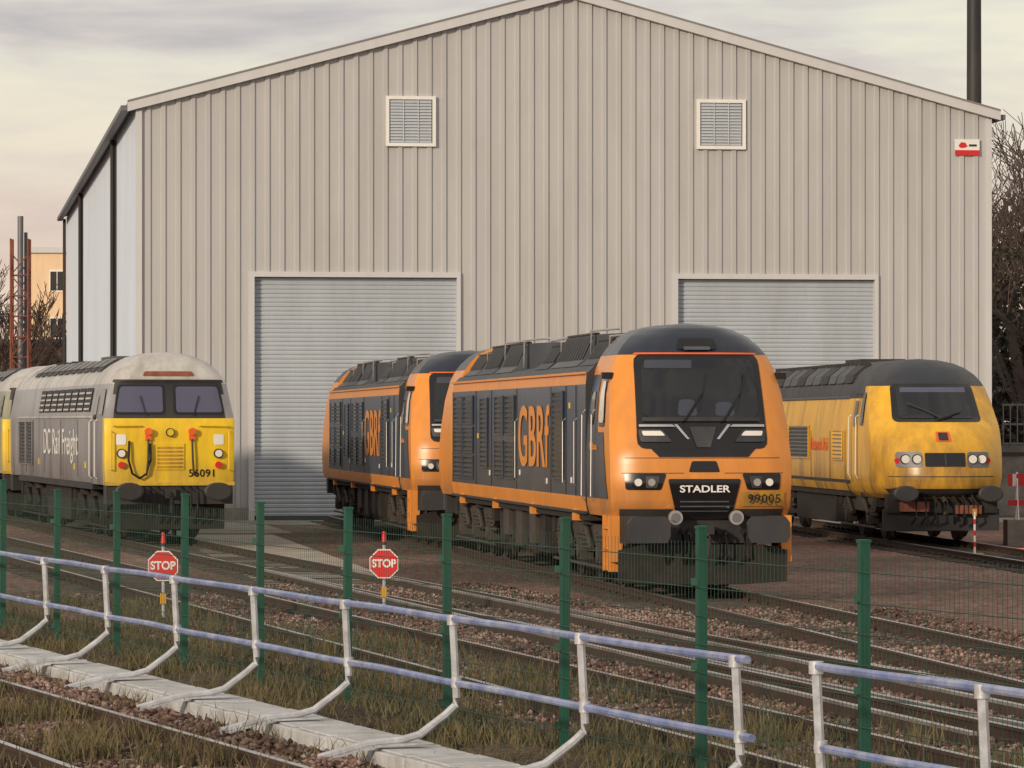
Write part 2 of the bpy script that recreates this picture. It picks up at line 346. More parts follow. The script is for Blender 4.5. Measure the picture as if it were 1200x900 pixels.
# ------------------------------------------------------------------ orange electro-diesel locomotive
def orange_loco(loc, rz, number):
    E = empty('orange_freight_locomotive', loc, rz); L = 21.2
    cab = Cab([(1.10, 1.29, .12, .26), (1.25, 1.33, .03, .26), (1.6, 1.345, 0, .26), (2.0, 1.345, .04, .27), (2.4, 1.33, .17, .30),
               (2.9, 1.285, .36, .34), (3.3, 1.20, .52, .38), (3.48, 1.12, .60, .42), (3.62, 1.02, .68, .45), (3.76, .88, .80, .5),
               (3.87, .68, .96, .5), (3.93, .42, 1.16, .5), (3.96, .02, 1.4, .45)], 4.0)
    def mf(c):
        if c.z > 3.50: return M_navy
        return M_orange
    mb = MB(); cab.mesh(mb, 2.5, mf)
    mb2 = MB(); mb2.merge(mb, lambda p: (p[0], L - p[1], p[2]))
    mb.build('front_cab', E, 40); mb2.build('rear_cab', E, 40)
    d = MB()
    f = lambda *a, **k: cab.front(d, *a, **k)
    f(2.10, 3.49, (-.97, .97), (-.93, .93), M_black, off=.012, rad=.12)
    f(1.98, 2.25, (-.66, .66), (-.92, .92), M_black, off=.010)
    f(2.55, 3.42, (-.87, .87), (-.83, .83), M_glass, off=.030, rad=.14)
    f(2.50, 2.56, (-.88, .88), (-.88, .88), M_dark, off=.045)
    f(3.485, 3.51, (-.93, .93), (-.90, .90), M_redorg, off=.03)
    f(3.56, 3.72, (-.3, .3), (-.26, .26), M_black, off=.03, rad=.03)
    f(3.55, 3.60, (-.2, .2), (-.2, .2), M_roofmid, off=.06, rad=.02)
    for sx in (-1, 1):
        f(2.20, 2.38, tuple(sorted((sx * .92, sx * .46))), tuple(sorted((sx * .95, sx * .60))), M_roofdk, off=.035, rad=.03)
        f(2.29, 2.36, tuple(sorted((sx * .88, sx * .56))), tuple(sorted((sx * .90, sx * .62))), M_lens, off=.05, rad=.02)
        f(2.42, 2.455, tuple(sorted((sx * .93, sx * .40))), tuple(sorted((sx * .93, sx * .45))), M_chrome, off=.04)
        f(2.24, 2.455, tuple(sorted((sx * .24, sx * .20))), tuple(sorted((sx * .42, sx * .37))), M_chrome, off=.03)
        f(1.50, 1.74, tuple(sorted((sx * .64, sx * 1.14))), tuple(sorted((sx * .56, sx * 1.16))), M_black, off=.014, rad=.03)
        f(1.53, 1.70, tuple(sorted((sx * .70, sx * .86))), tuple(sorted((sx * .66, sx * .86))), M_buffer, off=.03, rad=.02)
        for x in (.78, .97):
            yy = cab.Y(sx * x, 1.61, .04); disc(d, sx * x, yy, 1.61, .055, M_lens if x > .8 else M_chrome, .03)
        f(1.74, 1.75, tuple(sorted((sx * .3, sx * 1.2))), tuple(sorted((sx * .3, sx * 1.2))), M_dark, off=.004)
        f(1.10, 1.22, tuple(sorted((sx * .50, sx * 1.2))), tuple(sorted((sx * .46, sx * 1.22))), M_dark, off=.008)
    f(2.12, 2.42, (-.10, .10), (-.20, .20), M_roofdk, off=.03)
    f(1.76, 1.92, (-.23, .23), (-.18, .18), M_black, off=.012, rad=.02)
    f(1.08, 1.66, (-.40, .40), (-.54, .54), M_black, off=.02, rad=.03)
    for k in range(3): f(1.18 + k * .07, 1.20 + k * .07, (-.36, .36), (-.36, .36), M_roofmid, off=.035)
    f(1.96, 1.97, (-1.15, 1.15), (-1.15, 1.15), M_dark, off=.004)
    f(1.26, 1.47, (.55, 1.22), (.55, 1.22), M_hstyel, off=.022)
    for x0, x1 in ((.30, .62), (-.28, .05)):
        d.tube([(x0, cab.Y(x0, 2.5, .07), 2.5), (x1, cab.Y(x1, 2.95, .06), 2.95)], .013, M_black, 6)
        d.tube([(x1 - .08, cab.Y(x1, 2.68, .05), 2.66), (x1 + .06, cab.Y(x1, 3.2, .05), 3.2)], .010, M_black, 6)
    f(2.58, 2.82, (-.36, -.06), (-.32, -.10), M_seat, off=.033, rad=.05)
    f(2.58, 2.78, (.20, .50), (.22, .46), M_seat, off=.033, rad=.05)
    f(3.28, 3.40, (-.80, -.1), (-.78, -.1), M_seat, off=.033, rad=.02)
    for sx in (-1, 1):
        g = lambda *a, **k: cab.side(d, sx, *a, **k)
        g(1.36, 2.34, (.50, 2.5), (.95, 2.5), M_blue, off=.010, rad=.0)
        g(2.34, 3.20, (1.50, 2.5), (1.75, 2.5), M_blue, off=.008, rad=.0)
        g(2.42, 3.16, (.86, 1.42), (1.06, 1.44), M_black, off=.012, rad=.10)
        g(2.48, 3.10, (.92, 1.38), (1.10, 1.39), M_lens, off=.02, rad=.08)
        g(1.36, 3.15, (1.66, 1.68), (1.66, 1.68), M_dark, off=.016)
        g(1.36, 3.15, (2.42, 2.44), (2.42, 2.44), M_dark, off=.016)
        g(2.45, 2.95, (1.85, 2.25), (1.87, 2.23), M_glass, off=.018, rad=.06)
        w = 1.36
        for y in (1.60, 2.50):
            d.tube([(sx * (w + .01), y, 1.3), (sx * (w + .06), y, 1.38), (sx * (w + .05), y, 2.6), (sx * w, y, 2.68)], .011, M_chrome, 6)
        d.box(*sorted((sx * 1.22, sx * 1.38)), .80, .90, 3.12, 3.22, M_black)
        d.box(*sorted((sx * 1.20, sx * 1.34)), .45, .52, .30, 1.12, M_orange2)
        d.box(*sorted((sx * 1.20, sx * 1.34)), .95, 1.02, .30, 1.12, M_orange2)
        for z in (.32, .62, .92): d.box(*sorted((sx * 1.06, sx * 1.345)), .52, .95, z, z + .05, M_orange2)
        d.box(*sorted((sx * 1.19, sx * 1.21)), .52, .95, .38, 1.1, M_under)
        d.prism([(sx * 1.20, .45), (sx * 1.33, .45), (sx * 1.33, 1.12), (sx * 1.14, 1.12)], 'y', .18, .44, M_orange2)
    d.box(-1.22, 1.22, .18, .55, .72, 1.12, M_dark)
    for sx in (-1, 1):
        d.tube([(sx * .88, .2, .95), (sx * .88, -.25, .95)], .15, M_dark, 14)
        P = [(-.31, -.10), (-.26, -.19), (.26, -.19), (.31, -.10), (.31, .10), (.24, .19), (-.24, .19), (-.31, .10)]
        d.prism([(sx * .88 + a, .93 + b) for a, b in P], 'y', -.40, -.28, M_buffer)
        disc(d, sx * .45, -.10, 1.10, .105, M_chrome, .10)
        disc(d, sx * .45, -.155, 1.10, .07, M_steel, .02)
        d.tube([(sx * .45, .15, 1.1), (sx * .45, -.08, 1.1)], .07, M_dark, 10)
        for k, x in enumerate((.22, .32, .58)):
            d.tube([(sx * x, .18, .9), (sx * x, -.06, .85), (sx * (x + .02), -.06, .55), (sx * (x - .05), .1, .42)], .026, M_under, 7)
    d.box(-.10, .10, -.25, .2, .86, 1.0, M_dark); d.tube([(0, -.2, .93), (0, -.3, .8), (0, -.24, .55)], .045, M_underlt, 8)
    d.prism([(-1.25, .16), (-1.25, .62), (-.9, .70), (.9, .70), (1.25, .62), (1.25, .16), (.6, .12), (-.6, .12)], 'y', .10, .16, M_under)
    for x in (-.7, 0, .7): d.box(x - .04, x + .04, .16, .5, .3, .8, M_under)
    for sx in (-1, 1): d.box(sx * .88 - .3, sx * .88 + .3, L + .28, L + .38, .78, 1.12, M_roofmid); d.tube([(sx * .88, L - .2, .95), (sx * .88, L + .3, .95)], .14, M_dark, 12)
    d.box(-1.22, 1.22, L - .55, L - .18, .72, 1.12, M_dark)
    rg = MB()
    cab.front(rg, 2.10, 3.46, (-.92, .92), (-.84, .84), M_black, off=.012, rad=.12)
    cab.front(rg, 2.55, 3.40, (-.86, .86), (-.78, .78), M_glass, off=.03, rad=.12)
    d.merge(rg, lambda p: (p[0], L - p[1], p[2]))
    d.build('cab_details', E, 35)
    b = MB(); prof = [(1.33, 1.12), (1.36, 1.30), (1.36, 1.36), (1.36, 2.2), (1.355, 3.06), (1.34, 3.22), (1.22, 3.34), (.9, 3.42), (0, 3.45)]
    def bf(c):
        if c.z < 1.33 or (3.07 < c.z < 3.22 and abs(c.x) > 1.3): return M_orange2
        if c.z > 3.22: return M_roofdk
        return M_blue
    body_loft(b, prof, 2.5, L - 2.5, bf)
    b.build('body_shell', E, 30)
    s = MB(); w = 1.36
    for sx in (-1, 1):
        for (y0, y1, z0, z1) in ((4.65, 5.75, 1.62, 2.95), (10.15, 11.2, 2.30, 2.92), (10.15, 11.2, 1.55, 2.15), (11.5, 12.55, 2.30, 2.92), (11.5, 12.55, 1.55, 2.15), (13.6, 14.5, 1.7, 2.9),
                                 (15.6, 16.9, 2.48, 2.95), (15.6, 16.9, 1.95, 2.38), (15.6, 16.9, 1.48, 1.85), (17.1, 18.3, 2.48, 2.95), (17.1, 18.3, 1.95, 2.38), (17.1, 18.3, 1.48, 1.85)):
            louvre(s, sx, w, y0, y1, z0, z1)
        for y in (3.4, 4.4, 6.0, 9.9, 13.1, 15.2, 18.6):
            s.box(*sorted((sx * w, sx * (w + .008))), y, y + .02, 1.36, 3.05, M_black)
        for y in (3.3, 4.45, 9.8):
            s.tube([(sx * w, y, 1.5), (sx * (w + .05), y, 1.55), (sx * (w + .05), y, 2.5), (sx * w, y, 2.55)], .009, M_chrome, 6)
        s.box(*sorted((sx * (w - .01), sx * (w + .03))), 2.5, L - 2.5, 3.215, 3.25, M_orange2)
        s.box(*sorted((sx * (w - .03), sx * (w + .02))), 2.5, L - 2.5, 1.10, 1.14, M_dark)
        for y, z in ((3.8, 1.55), (6.4, 1.5), (9.5, 1.6), (13.3, 1.55), (4.0, 2.7), (14.9, 2.2)):
            s.box(*sorted((sx * w, sx * (w + .006))), y, y + .13, z, z + .09, M_white if z < 2 else M_yellow)
        for y in (3.6, 8.2, 12.8, 17.4):
            s.box(*sorted((sx * 1.2, sx * 1.37)), y - .15, y + .15, .98, 1.16, M_orange2)
        for i, (y0, y1) in enumerate(((2.8, 4.3), (4.6, 7.4), (7.7, 9.2), (12.0, 14.2), (14.4, 16.6), (16.8, 18.5))):
            top = 3.86 if i in (1, 3, 4) else 3.74
            P = [(sx * 1.18, 3.36), (sx * 1.05, 3.46), (sx * .86, top), (sx * .3, top + .03), (sx * .3, 3.4)]
            s.prism(P, 'y', y0, y1, M_roofmid if i % 2 else M_roofdk)
            n = int((y1 - y0) / .28)
            for k in range(n):
                yy = y0 + .08 + k * .28
                a = Vector((sx * 1.04, 0, 3.47)); bb = Vector((sx * .875, 0, top - .02)); nrm = Vector((sx * .93, 0, .36))
                a += nrm * .02; bb += nrm * .02
                s.add([(a.x, yy, a.z), (a.x, yy + .2, a.z), (bb.x, yy + .2, bb.z), (bb.x, yy, bb.z)], [(0, 1, 2, 3)], M_dark)
            s.box(*sorted((sx * .80, sx * .88)), y0, y1, top, top + .03, M_underlt)
            s.tube([(sx * .95, y0 - .1, 3.44), (sx * .95, y0 - .1, top + .05), (sx * .5, y0 - .1, top + .09)], .02, M_chrome, 6)
    s.box(-.6, .6, 9.4, 11.8, 3.44, 3.56, M_roofdk)
    for x in (-.5, .5):
        for y in (9.6, 11.5):
            for k in range(4): s.tube([(x, y, 3.56 + k * .05), (x, y, 3.585 + k * .05)], .075, M_rust, 10)
        s.tube([(x, 9.6, 3.77), (x, 11.5, 3.77)], .025, M_chrome, 6)
        s.tube([(x * .8, 9.7, 3.80), (x * .5, 11.2, 3.88)], .02, M_chrome, 6)
    for y in (9.7, 10.1): s.tube([(-.75, y, 3.86), (-.5, y, 3.92), (.5, y, 3.92), (.75, y, 3.86)], .02, M_chrome, 6)
    s.box(-.28, .28, 5.2, 6.6, 3.45, 3.90, M_roofmid); s.box(-.28, .28, 12.8, 15.8, 3.45, 3.88, M_roofdk); s.box(-.25, .25, 16.9, 18.2, 3.45, 3.75, M_dark)
    s.build('body_equipment', E, 30)
    u = MB(); bogie(u, 4.3); bogie(u, L - 4.3)
    u.box(-1.15, 1.15, 7.6, 13.4, .35, 1.08, M_under)
    for sx in (-1, 1):
        for k in range(7):
            y = 7.7 + k * .8
            u.box(*sorted((sx * 1.1, sx * (1.2 + .05 * (k % 2)))), y, y + .68, .42 + .06 * (k % 3), 1.02, M_underlt if k % 2 else M_under)
        u.tube([(sx * 1.2, 2.6, 1.03), (sx * 1.2, L - 2.6, 1.03)], .03, M_underlt, 6)
    u.build('bogies_and_underframe', E, 35)
    text('GBRf', 'side_lettering', E, (-1.372, 7.95, 2.2), 1.40, M_orange2, R_LEFT, offset=.018, sx=1.12, space=1.04)
    text('GBRf', 'side_lettering_2', E, (1.372, 7.95, 2.2), 1.40, M_orange2, R_RIGHT, offset=.018, sx=1.12, space=1.04)
    text('STADLER', 'maker_plate', E, (0, -.035, 1.51), .14, M_white, R_FRONT, offset=.003, sx=1.3)
    text(number, 'number', E, (.885, cab.Y(.6, 1.37, .06), 1.365), .18, M_black, R_FRONT, offset=.002, sx=1.0, space=1.12)
    text('The Electra', 'name', E, (-1.368, 1.75, 2.12), .15, M_orange2, R_LEFT)
    return E

a1 = math.atan(.1396)
orange_loco((2.80, 59.6, .03), a1, '99005')
orange_loco((-.66, 82.2, .03), a1 - .006, '99003')

# ------------------------------------------------------------------ older diesel freight locomotive
def diesel_loco(loc, rz, body, roof, label, number):
    E = empty('diesel_freight_locomotive', loc, rz); L = 19.0
    cab = Cab([(1.18, 1.35, .0, .08), (1.5, 1.365, 0, .08), (2.55, 1.365, 0, .08), (2.62, 1.36, .03, .10), (3.30, 1.24, .20, .12), (3.36, 1.215, .18, .16), (3.44, 1.17, .18, .24),
               (3.60, 1.06, .25, .34), (3.75, .90, .36, .40), (3.88, .64, .50, .45), (3.95, .35, .62, .45), (3.97, .02, .75, .4)], 7)
    def mf(c):
        if c.y < .09 + .12 and c.z < 2.58: return M_yellow
        if c.y < 1.0 and c.z < 3.4 and c.z > 2.58 and abs(c.x) < 1.15: return M_dark
        if c.z > 3.3: return roof
        return body
    mb = MB(); cab.mesh(mb, 2.2, mf, nx=30)
    m2 = MB(); m2.merge(mb, lambda p: (p[0], L - p[1], p[2]))
    mb.build('front_cab', E, 40); m2.build('rear_cab', E, 40)
    d = MB(); f = lambda *a, **k: cab.front(d, *a, **k)
    for sx in (-1, 1):
        f(2.66, 3.28, tuple(sorted((sx * .09, sx * 1.17))), tuple(sorted((sx * .09, sx * 1.06))), M_black, off=.012, rad=.06)
        f(2.70, 3.24, tuple(sorted((sx * .14, sx * 1.12))), tuple(sorted((sx * .14, sx * 1.02))), M_glass2, off=.024, rad=.06)
        d.tube([(sx * .5, cab.Y(.5, 2.66, .05), 2.64), (sx * .62, cab.Y(.6, 3.0, .05), 3.05)], .012, M_black, 6)
        f(2.02, 2.24, tuple(sorted((sx * .92, sx * 1.14))), tuple(sorted((sx * .92, sx * 1.14))), M_white, off=.012, rad=.04)
        disc(d, sx * 1.02, -.05, 1.84, .075, M_lens, .08); disc(d, sx * 1.02, -.05, 1.60, .07, M_red, .07)
        disc(d, sx * 1.02, -.03, 1.84, .10, M_dark, .05)
        disc(d, sx * .46, -.07, 2.30, .075, M_redorg, .14); d.box(sx * .46 - .06, sx * .46 + .06, -.08, 0, 2.12, 2.24, M_redorg)
        d.tube([(sx * .46, -.08, 2.14), (sx * .47, -.10, 1.7), (sx * .5, -.07, 1.38)], .022, M_dark, 7)
        d.tube([(sx * .62, 0, 2.42), (sx * .62, -.08, 2.42), (sx * 1.20, -.08, 2.42), (sx * 1.20, 0, 2.42)], .016, M_yellow, 6)
        d.tube([(sx * 1.24, 0, 2.3), (sx * 1.24, -.08, 2.3), (sx * 1.24, -.08, 1.5), (sx * 1.24, 0, 1.5)], .016, M_yellow, 6)
        buffer(d, sx * .93, 1.05, -.62, .30, .19)
        for k, x in enumerate((.25, .42, .56)):
            d.tube([(sx * x, .0, 1.12), (sx * x, -.16, 1.08), (sx * x, -.18, .7), (sx * (x - .06), -.05, .5)], .028, M_under, 7)
        g = lambda *a, **k: cab.side(d, sx, *a, **k)
        g(2.62, 3.2, (.35, .95), (.42, .95), M_black, off=.012, rad=.06)
        g(2.66, 3.16, (.42, .90), (.48, .90), M_glass, off=.02, rad=.05)
        for y in (1.3, 2.0): g(1.25, 3.2, (y, y + .02), (y, y + .02), M_black, off=.012)
        g(2.55, 3.05, (1.45, 1.85), (1.45, 1.85), M_glass, off=.014, rad=.05)
        for y in (1.22, 2.12): d.tube([(sx * 1.37, y, 1.3), (sx * 1.43, y, 1.35), (sx * 1.43, y, 2.5), (sx * 1.37, y, 2.55)], .011, M_white, 6)
        g(1.2, 2.57, (.08, .30), (.08, .30), M_yellow, off=.005)
    d.tube([(-.86, -.06, 2.1), (-.88, -.1, 1.7), (-.80, -.1, 1.42), (-.65, -.1, 1.32), (-.5, -.1, 1.42), (-.42, -.1, 1.7), (-.42, -.08, 2.05)], .026, M_black, 8)
    d.box(-.30, .30, -.03, 0.02, 1.50, 2.05, M_yellow)
    for k in range(6): d.box(-.27, .27, -.042, -.03, 1.54 + k * .08, 1.58 + k * .08, M_hstyel)
    disc(d, 0, -.05, 2.28, .09, M_dark, .08); disc(d, 0, -.085, 2.28, .07, M_yellow, .03)
    f(3.46, 3.56, (-.55, .55), (-.5, .5), M_rust, off=.02, rad=.04)
    d.box(-1.33, 1.33, .01, .5, .78, 1.20, M_dark); d.box(-1.36, 1.36, -.05, .02, 1.17, 1.24, M_yellow)
    d.box(-.12, .12, -.1, .05, .9, 1.1, M_dark); d.tube([(0, -.1, 1.0), (0, -.3, .9), (0, -.26, .6)], .045, M_under, 8)
    d.box(-1.2, 1.2, .3, .36, .25, .8, M_under)
    for sx in (-1, 1):
        rb = MB(); buffer(rb, sx * .93, 1.05, -.62, .30, .19); d.merge(rb, lambda p: (p[0], L - p[1], p[2]))
    rb = MB()
    for sx in (-1, 1): cab.front(rb, 2.66, 3.28, tuple(sorted((sx * .09, sx * 1.17))), tuple(sorted((sx * .09, sx * 1.06))), M_glass, off=.02, rad=.06)
    d.merge(rb, lambda p: (p[0], L - p[1], p[2])); d.box(-1.33, 1.33, L - .5, L - .01, .78, 1.2, M_dark)
    d.build('cab_details', E, 35)
    b = MB(); prof = [(1.35, 1.18), (1.365, 1.3), (1.365, 2.55), (1.36, 2.62), (1.24, 3.30), (1.17, 3.44), (1.04, 3.6), (.86, 3.73), (.62, 3.82), (.3, 3.885), (0, 3.9)]
    body_loft(b, prof, 2.2, L - 2.2, lambda c: roof if c.z > 3.3 else body)
    b.build('body_shell', E, 30)
    s = MB(); w = 1.365
    def slope(sx, y0, y1, t0, t1, mat, off=.02):
        A = (1.36 - .12 * t0, 2.62 + .68 * t0); B = (1.36 - .12 * t1, 2.62 + .68 * t1)
        s.add([(sx * (A[0] + off), y0, A[1]), (sx * (A[0] + off), y1, A[1]), (sx * (B[0] + off), y1, B[1]), (sx * (B[0] + off), y0, B[1])], [(0, 1, 2, 3)], mat)
    for sx in (-1, 1):
        for y in (2.25, 4.6, 7.8, 11.0, 13.4, 15.0): s.box(*sorted((sx * w, sx * (w + .008))), y, y + .02, 1.3, 2.55, M_dark)
        for k in range(8):
            y = 2.6 + k * 1.25; slope(sx, y, y + 1.05, .15, .9, M_dark)
            for q in range(4): slope(sx, y + .05, y + 1.0, .2 + q * .17, .26 + q * .17, roof, .035)
        louvre(s, sx, w, 13.6, 14.9, 1.5, 2.5, fr=body); louvre(s, sx, w, 15.1, 16.5, 1.5, 2.5, fr=body)
        s.tube([(sx * 1.37, 2.2, 2.6), (sx * 1.37, L - 2.2, 2.6)], .025, roof, 6)
        for k in range(11):
            y = 2.9 + k * 1.2
            P = [(sx * 1.08, 3.60), (sx * 1.0, 3.68), (sx * .70, 3.86), (sx * .62, 3.80)]
            s.prism(P, 'y', y, y + .95, M_dark)
            for q in range(5): 
                s.add([(sx * 1.02, y + .06 + q * .18, 3.695), (sx * 1.02, y + .14 + q * .18, 3.695), (sx * .72, y + .14 + q * .18, 3.875), (sx * .72, y + .06 + q * .18, 3.875)], [(0, 1, 2, 3)], roof)
        s.box(*sorted((sx * 1.2, sx * 1.36)), 2.2, L - 2.2, 1.06, 1.2, M_dark)
        for y, z in ((3.2, 1.5), (5.2, 1.45), (12.2, 1.5)): s.box(*sorted((sx * w, sx * (w + .006))), y, y + .2, z, z + .14, M_yellow)
    for y in (13.0, 14.8, 16.2): s.tube([(0, y, 3.85), (0, y, 3.95)], .5, M_dark, 20)
    s.box(-.4, .4, 6, 8.2, 3.87, 3.97, M_roofmid)
    s.build('body_equipment', E, 30)
    u = MB(); bogie(u, 4.0, (-2.0, 0, 2.0), .5, M_under); bogie(u, L - 4.0, (-2.0, 0, 2.0), .5, M_under)
    u.box(-1.2, 1.2, 7.2, 11.8, .3, 1.08, M_under); u.build('bogies_and_underframe', E, 35)
    if label:
        text(label, 'side_lettering', E, (-1.378, 7.9, 2.02), .84, M_white, R_LEFT, offset=.0, sx=1.15, space=1.08)
        text(number, 'number', E, (.68, -.012, 1.42), .22, M_black, R_FRONT, offset=.002, space=1.08)
    return E

a56 = math.atan(.23)
diesel_loco((-7.15, 85.6, .03), a56, M_grey56, M_silver, 'DC Rail Freight', '56091')
d2 = 85.6 + 20.6 * math.cos(a56); x2 = -7.15 - 20.6 * math.sin(a56)
diesel_loco((x2, d2, .03), a56 , M_cream, M_silver, None, '')

# ------------------------------------------------------------------ high-speed power car
def power_car(loc, rz):
    E = empty('yellow_high_speed_power_car', loc, rz); L = 17.6
    cab = Cab([(.92, 1.16, .30, .80), (1.02, 1.27, .12, .85), (1.15, 1.33, .03, .88), (1.35, 1.365, .0, .9), (1.6, 1.37, .03, .88), (1.9, 1.37, .12, .84), (2.15, 1.37, .27, .78),
               (2.35, 1.365, .46, .70), (2.48, 1.36, .66, .62), (2.6, 1.345, .84, .58), (2.9, 1.30, 1.12, .56), (3.2, 1.235, 1.40, .56), (3.36, 1.17, 1.58, .58), (3.5, 1.08, 1.78, .60),
               (3.64, .93, 2.02, .62), (3.74, .74, 2.28, .6), (3.81, .48, 2.55, .6), (3.84, .02, 2.9, .5)], 2.7)
    def mf(c):
        if c.z > 3.26 or (c.z > 3.0 and c.y > 2.4): return M_roofdk
        return M_hstyel
    mb = MB(); cab.mesh(mb, 4.0, mf, nx=34); mb.build('nose_cab', E, 50)
    d = MB(); f = lambda *a, **k: cab.front(d, *a, **k)
    f(2.50, 3.30, (-.94, .94), (-.86, .86), M_black, off=.016, rad=.10)
    f(2.58, 3.24, (-.82, .82), (-.76, .76), M_glass, off=.034, rad=.08)
    f(3.12, 3.22, (-.70, .70), (-.68, .68), M_glass2, off=.037, rad=.02)
    d.tube([(-.1, cab.Y(0, 2.55, .09), 2.53), (.5, cab.Y(.5, 2.72, .08), 2.72)], .014, M_dark, 6)
    d.tube([(-.6, cab.Y(.6, 2.85, .06), 2.9), (.05, cab.Y(0, 2.6, .08), 2.6)], .012, M_dark, 6)
    f(1.58, 1.86, (-.42, .42), (-.42, .42), M_black, off=.02, rad=.02)
    f(1.60, 1.84, (-.02, .02), (-.02, .02), M_dark, off=.03)
    for sx in (-1, 1):
        f(1.56, 1.88, tuple(sorted((sx * .47, sx * .98))), tuple(sorted((sx * .47, sx * .98))), M_steel, off=.012, rad=.06)
        for x in (.58, .80):
            yy = cab.Y(sx * x, 1.73, .05); disc(d, sx * x, yy, 1.73, .085, M_lens, .05); disc(d, sx * x, yy + .02, 1.73, .105, M_dark, .05)
        disc(d, sx * .95, cab.Y(.95, 1.70, .03), 1.70, .055, M_red, .05)
        buffer(d, sx * .88, 1.02, -.30, .26, .17)
        d.box(sx * .88 - .14, sx * .88 + .14, .1, .6, .9, 1.14, M_dark)
        g = lambda *a, **k: cab.side(d, sx, *a, **k)
        g(2.42, 3.12, (1.95, 2.42), (2.05, 2.40), M_black, off=.012, rad=.1)
        g(2.47, 3.07, (2.0, 2.38), (2.08, 2.36), M_glass, off=.02, rad=.09)
        for y in (2.62, 3.32): g(1.2, 3.1, (y, y + .025), (y, y + .025), M_dark, off=.010)
        g(3.08, 3.1, (2.62, 3.32), (2.62, 3.32), M_dark, off=.010)
        g(2.4, 2.95, (2.78, 3.16), (2.78, 3.16), M_glass, off=.014, rad=.06)
        for y in (2.55, 3.42): d.tube([(sx * 1.37, y, 1.3), (sx * 1.43, y, 1.4), (sx * 1.42, y, 2.6), (sx * 1.36, y, 2.65)], .011, M_white, 6)
        for k, x in enumerate((.2, .4, .6)):
            d.tube([(sx * x, .3, 1.0), (sx * x, .1, .9), (sx * x, .08, .55), (sx * (x + .05), .3, .4)], .03, M_under, 7)
    f(2.10, 2.30, (-.16, .16), (-.14, .14), M_redorg, off=.02, rad=.02)
    f(2.12, 2.28, (-.10, .10), (-.10, .10), M_dark, off=.032, rad=.02)
    f(1.36, 1.38, (-1.1, 1.1), (-1.1, 1.1), M_dark, off=.006)
    f(.94, 1.12, (-1.0, 1.0), (-1.15, 1.15), M_under, off=.008)
    d.box(-1.15, 1.15, .35, .7, .62, 1.0, M_under); d.box(-1.22, 1.22, .5, .58, .25, .7, M_dark)
    d.box(-.9, -.3, .2, .35, .65, .85, M_rust); d.box(.25, .8, .25, .4, .6, .78, M_rust)
    d.tube([(0, .3, .95), (0, .02, .85), (0, .05, .6)], .05, M_underlt, 8)
    d.build('nose_details', E, 35)
    b = MB(); prof = [(1.30, 1.02), (1.365, 1.2), (1.37, 1.6), (1.37, 2.3), (1.345, 2.6), (1.27, 3.02), (1.235, 3.2), (1.08, 3.5), (.93, 3.64), (.74, 3.74), (.48, 3.81), (0, 3.84)]
    body_loft(b, prof, 4.0, L, lambda c: M_roofdk if c.z > 3.02 else M_hstyel)
    b.build('body_shell', E, 30)
    s = MB()
    for sx in (-1, 1):
        louvre(s, sx, 1.37, 4.4, 5.6, 1.7, 2.3, mat=M_hstyel, fr=M_hstyel); louvre(s, sx, 1.37, 8.8, 11.5, 1.7, 2.4, fr=M_hstyel)
        for y in (4.1, 6.0, 8.5, 12.0, 14.5): s.box(*sorted((sx * 1.37, sx * 1.378)), y, y + .02, 1.2, 2.3, M_dark)
        s.box(*sorted((sx * 1.365, sx * 1.385)), 3.6, L, 1.2, 1.26, M_dark)
        for k in range(12):
            y = 4.3 + k * 1.05
            s.prism([(sx * 1.20, 3.34), (sx * 1.14, 3.52), (sx * .80, 3.80), (sx * .72, 3.70)], 'y', y, y + .85, M_roofmid if k % 3 else M_dark)
            for q in range(4): s.box(*sorted((sx * .84, sx * .9)), y + .05 + q * .2, y + .15 + q * .2, 3.74, 3.80, M_dark)
        s.tube([(sx * 1.28, 4.0, 3.02), (sx * 1.28, L, 3.02)], .03, M_roofmid, 6)
    s.box(-.5, .5, 7, 9, 3.8, 3.9, M_dark)
    s.build('body_equipment', E, 30)
    u = MB(); bogie(u, 3.7, (-1.3, 1.3), .51, M_underlt); bogie(u, L - 3.3, (-1.3, 1.3), .51, M_underlt)
    u.box(-1.2, 1.2, 6.2, 11.5, .3, 1.05, M_under); u.build('bogies_and_underframe', E, 35)
    text('Network Rail', 'side_lettering', E, (-1.384, 7.4, 2.0), .42, M_redorg, R_LEFT, offset=.0)
    return E
power_car((8.92, 84.2, .03), math.atan(.094))

# ------------------------------------------------------------------ shed
SW = 23.52; SD = 60.6; EZ = 11.05; AZ = 14.2
shed = empty('industrial_shed', (-10.08, 110, 0), a1)
D1 = (3.16, 8.66); D2 = (14.75, 20.25); DZ = 6.45; GZ = -.14
def top(x): return EZ + (AZ - EZ) * (1 - abs(x - SW / 2) / (SW / 2))
m = MB()
pts = []
x = 0.0; P = .40
while x < SW:
    pts += [(x, 0), (x + .235, 0), (x + .265, -.05), (x + .37, -.05)]; x += P
pts = [p for p in pts if p[0] < SW] + [(SW, 0)]
ex = []
for dx in D1 + D2 + (SW / 2,):
    yy = float(np.interp(dx, [p[0] for p in pts], [p[1] for p in pts])); ex.append((dx, yy))
pts = sorted(set(pts + ex))
for a, b in zip(pts[:-1], pts[1:]):
    c = (a[0] + b[0]) / 2; zb = GZ
    if D1[0] < c < D1[1] or D2[0] < c < D2[1]: zb = DZ
    m.add([(a[0], a[1], zb), (b[0], b[1], zb), (b[0], b[1], top(b[0])), (a[0], a[1], top(a[0]))], [(0, 1, 2, 3)], M_wall)
m.build('front_cladding', shed, normals=False)
m = MB()
for dd in (D1, D2):
    m.box(dd[0] - .16, dd[0], -.10, .35, GZ, DZ + .14, M_trim); m.box(dd[1], dd[1] + .10, -.10, .35, GZ, DZ + .14, M_trim)
    m.box(dd[0], dd[1], -.10, .35, DZ, DZ + .14, M_trim)
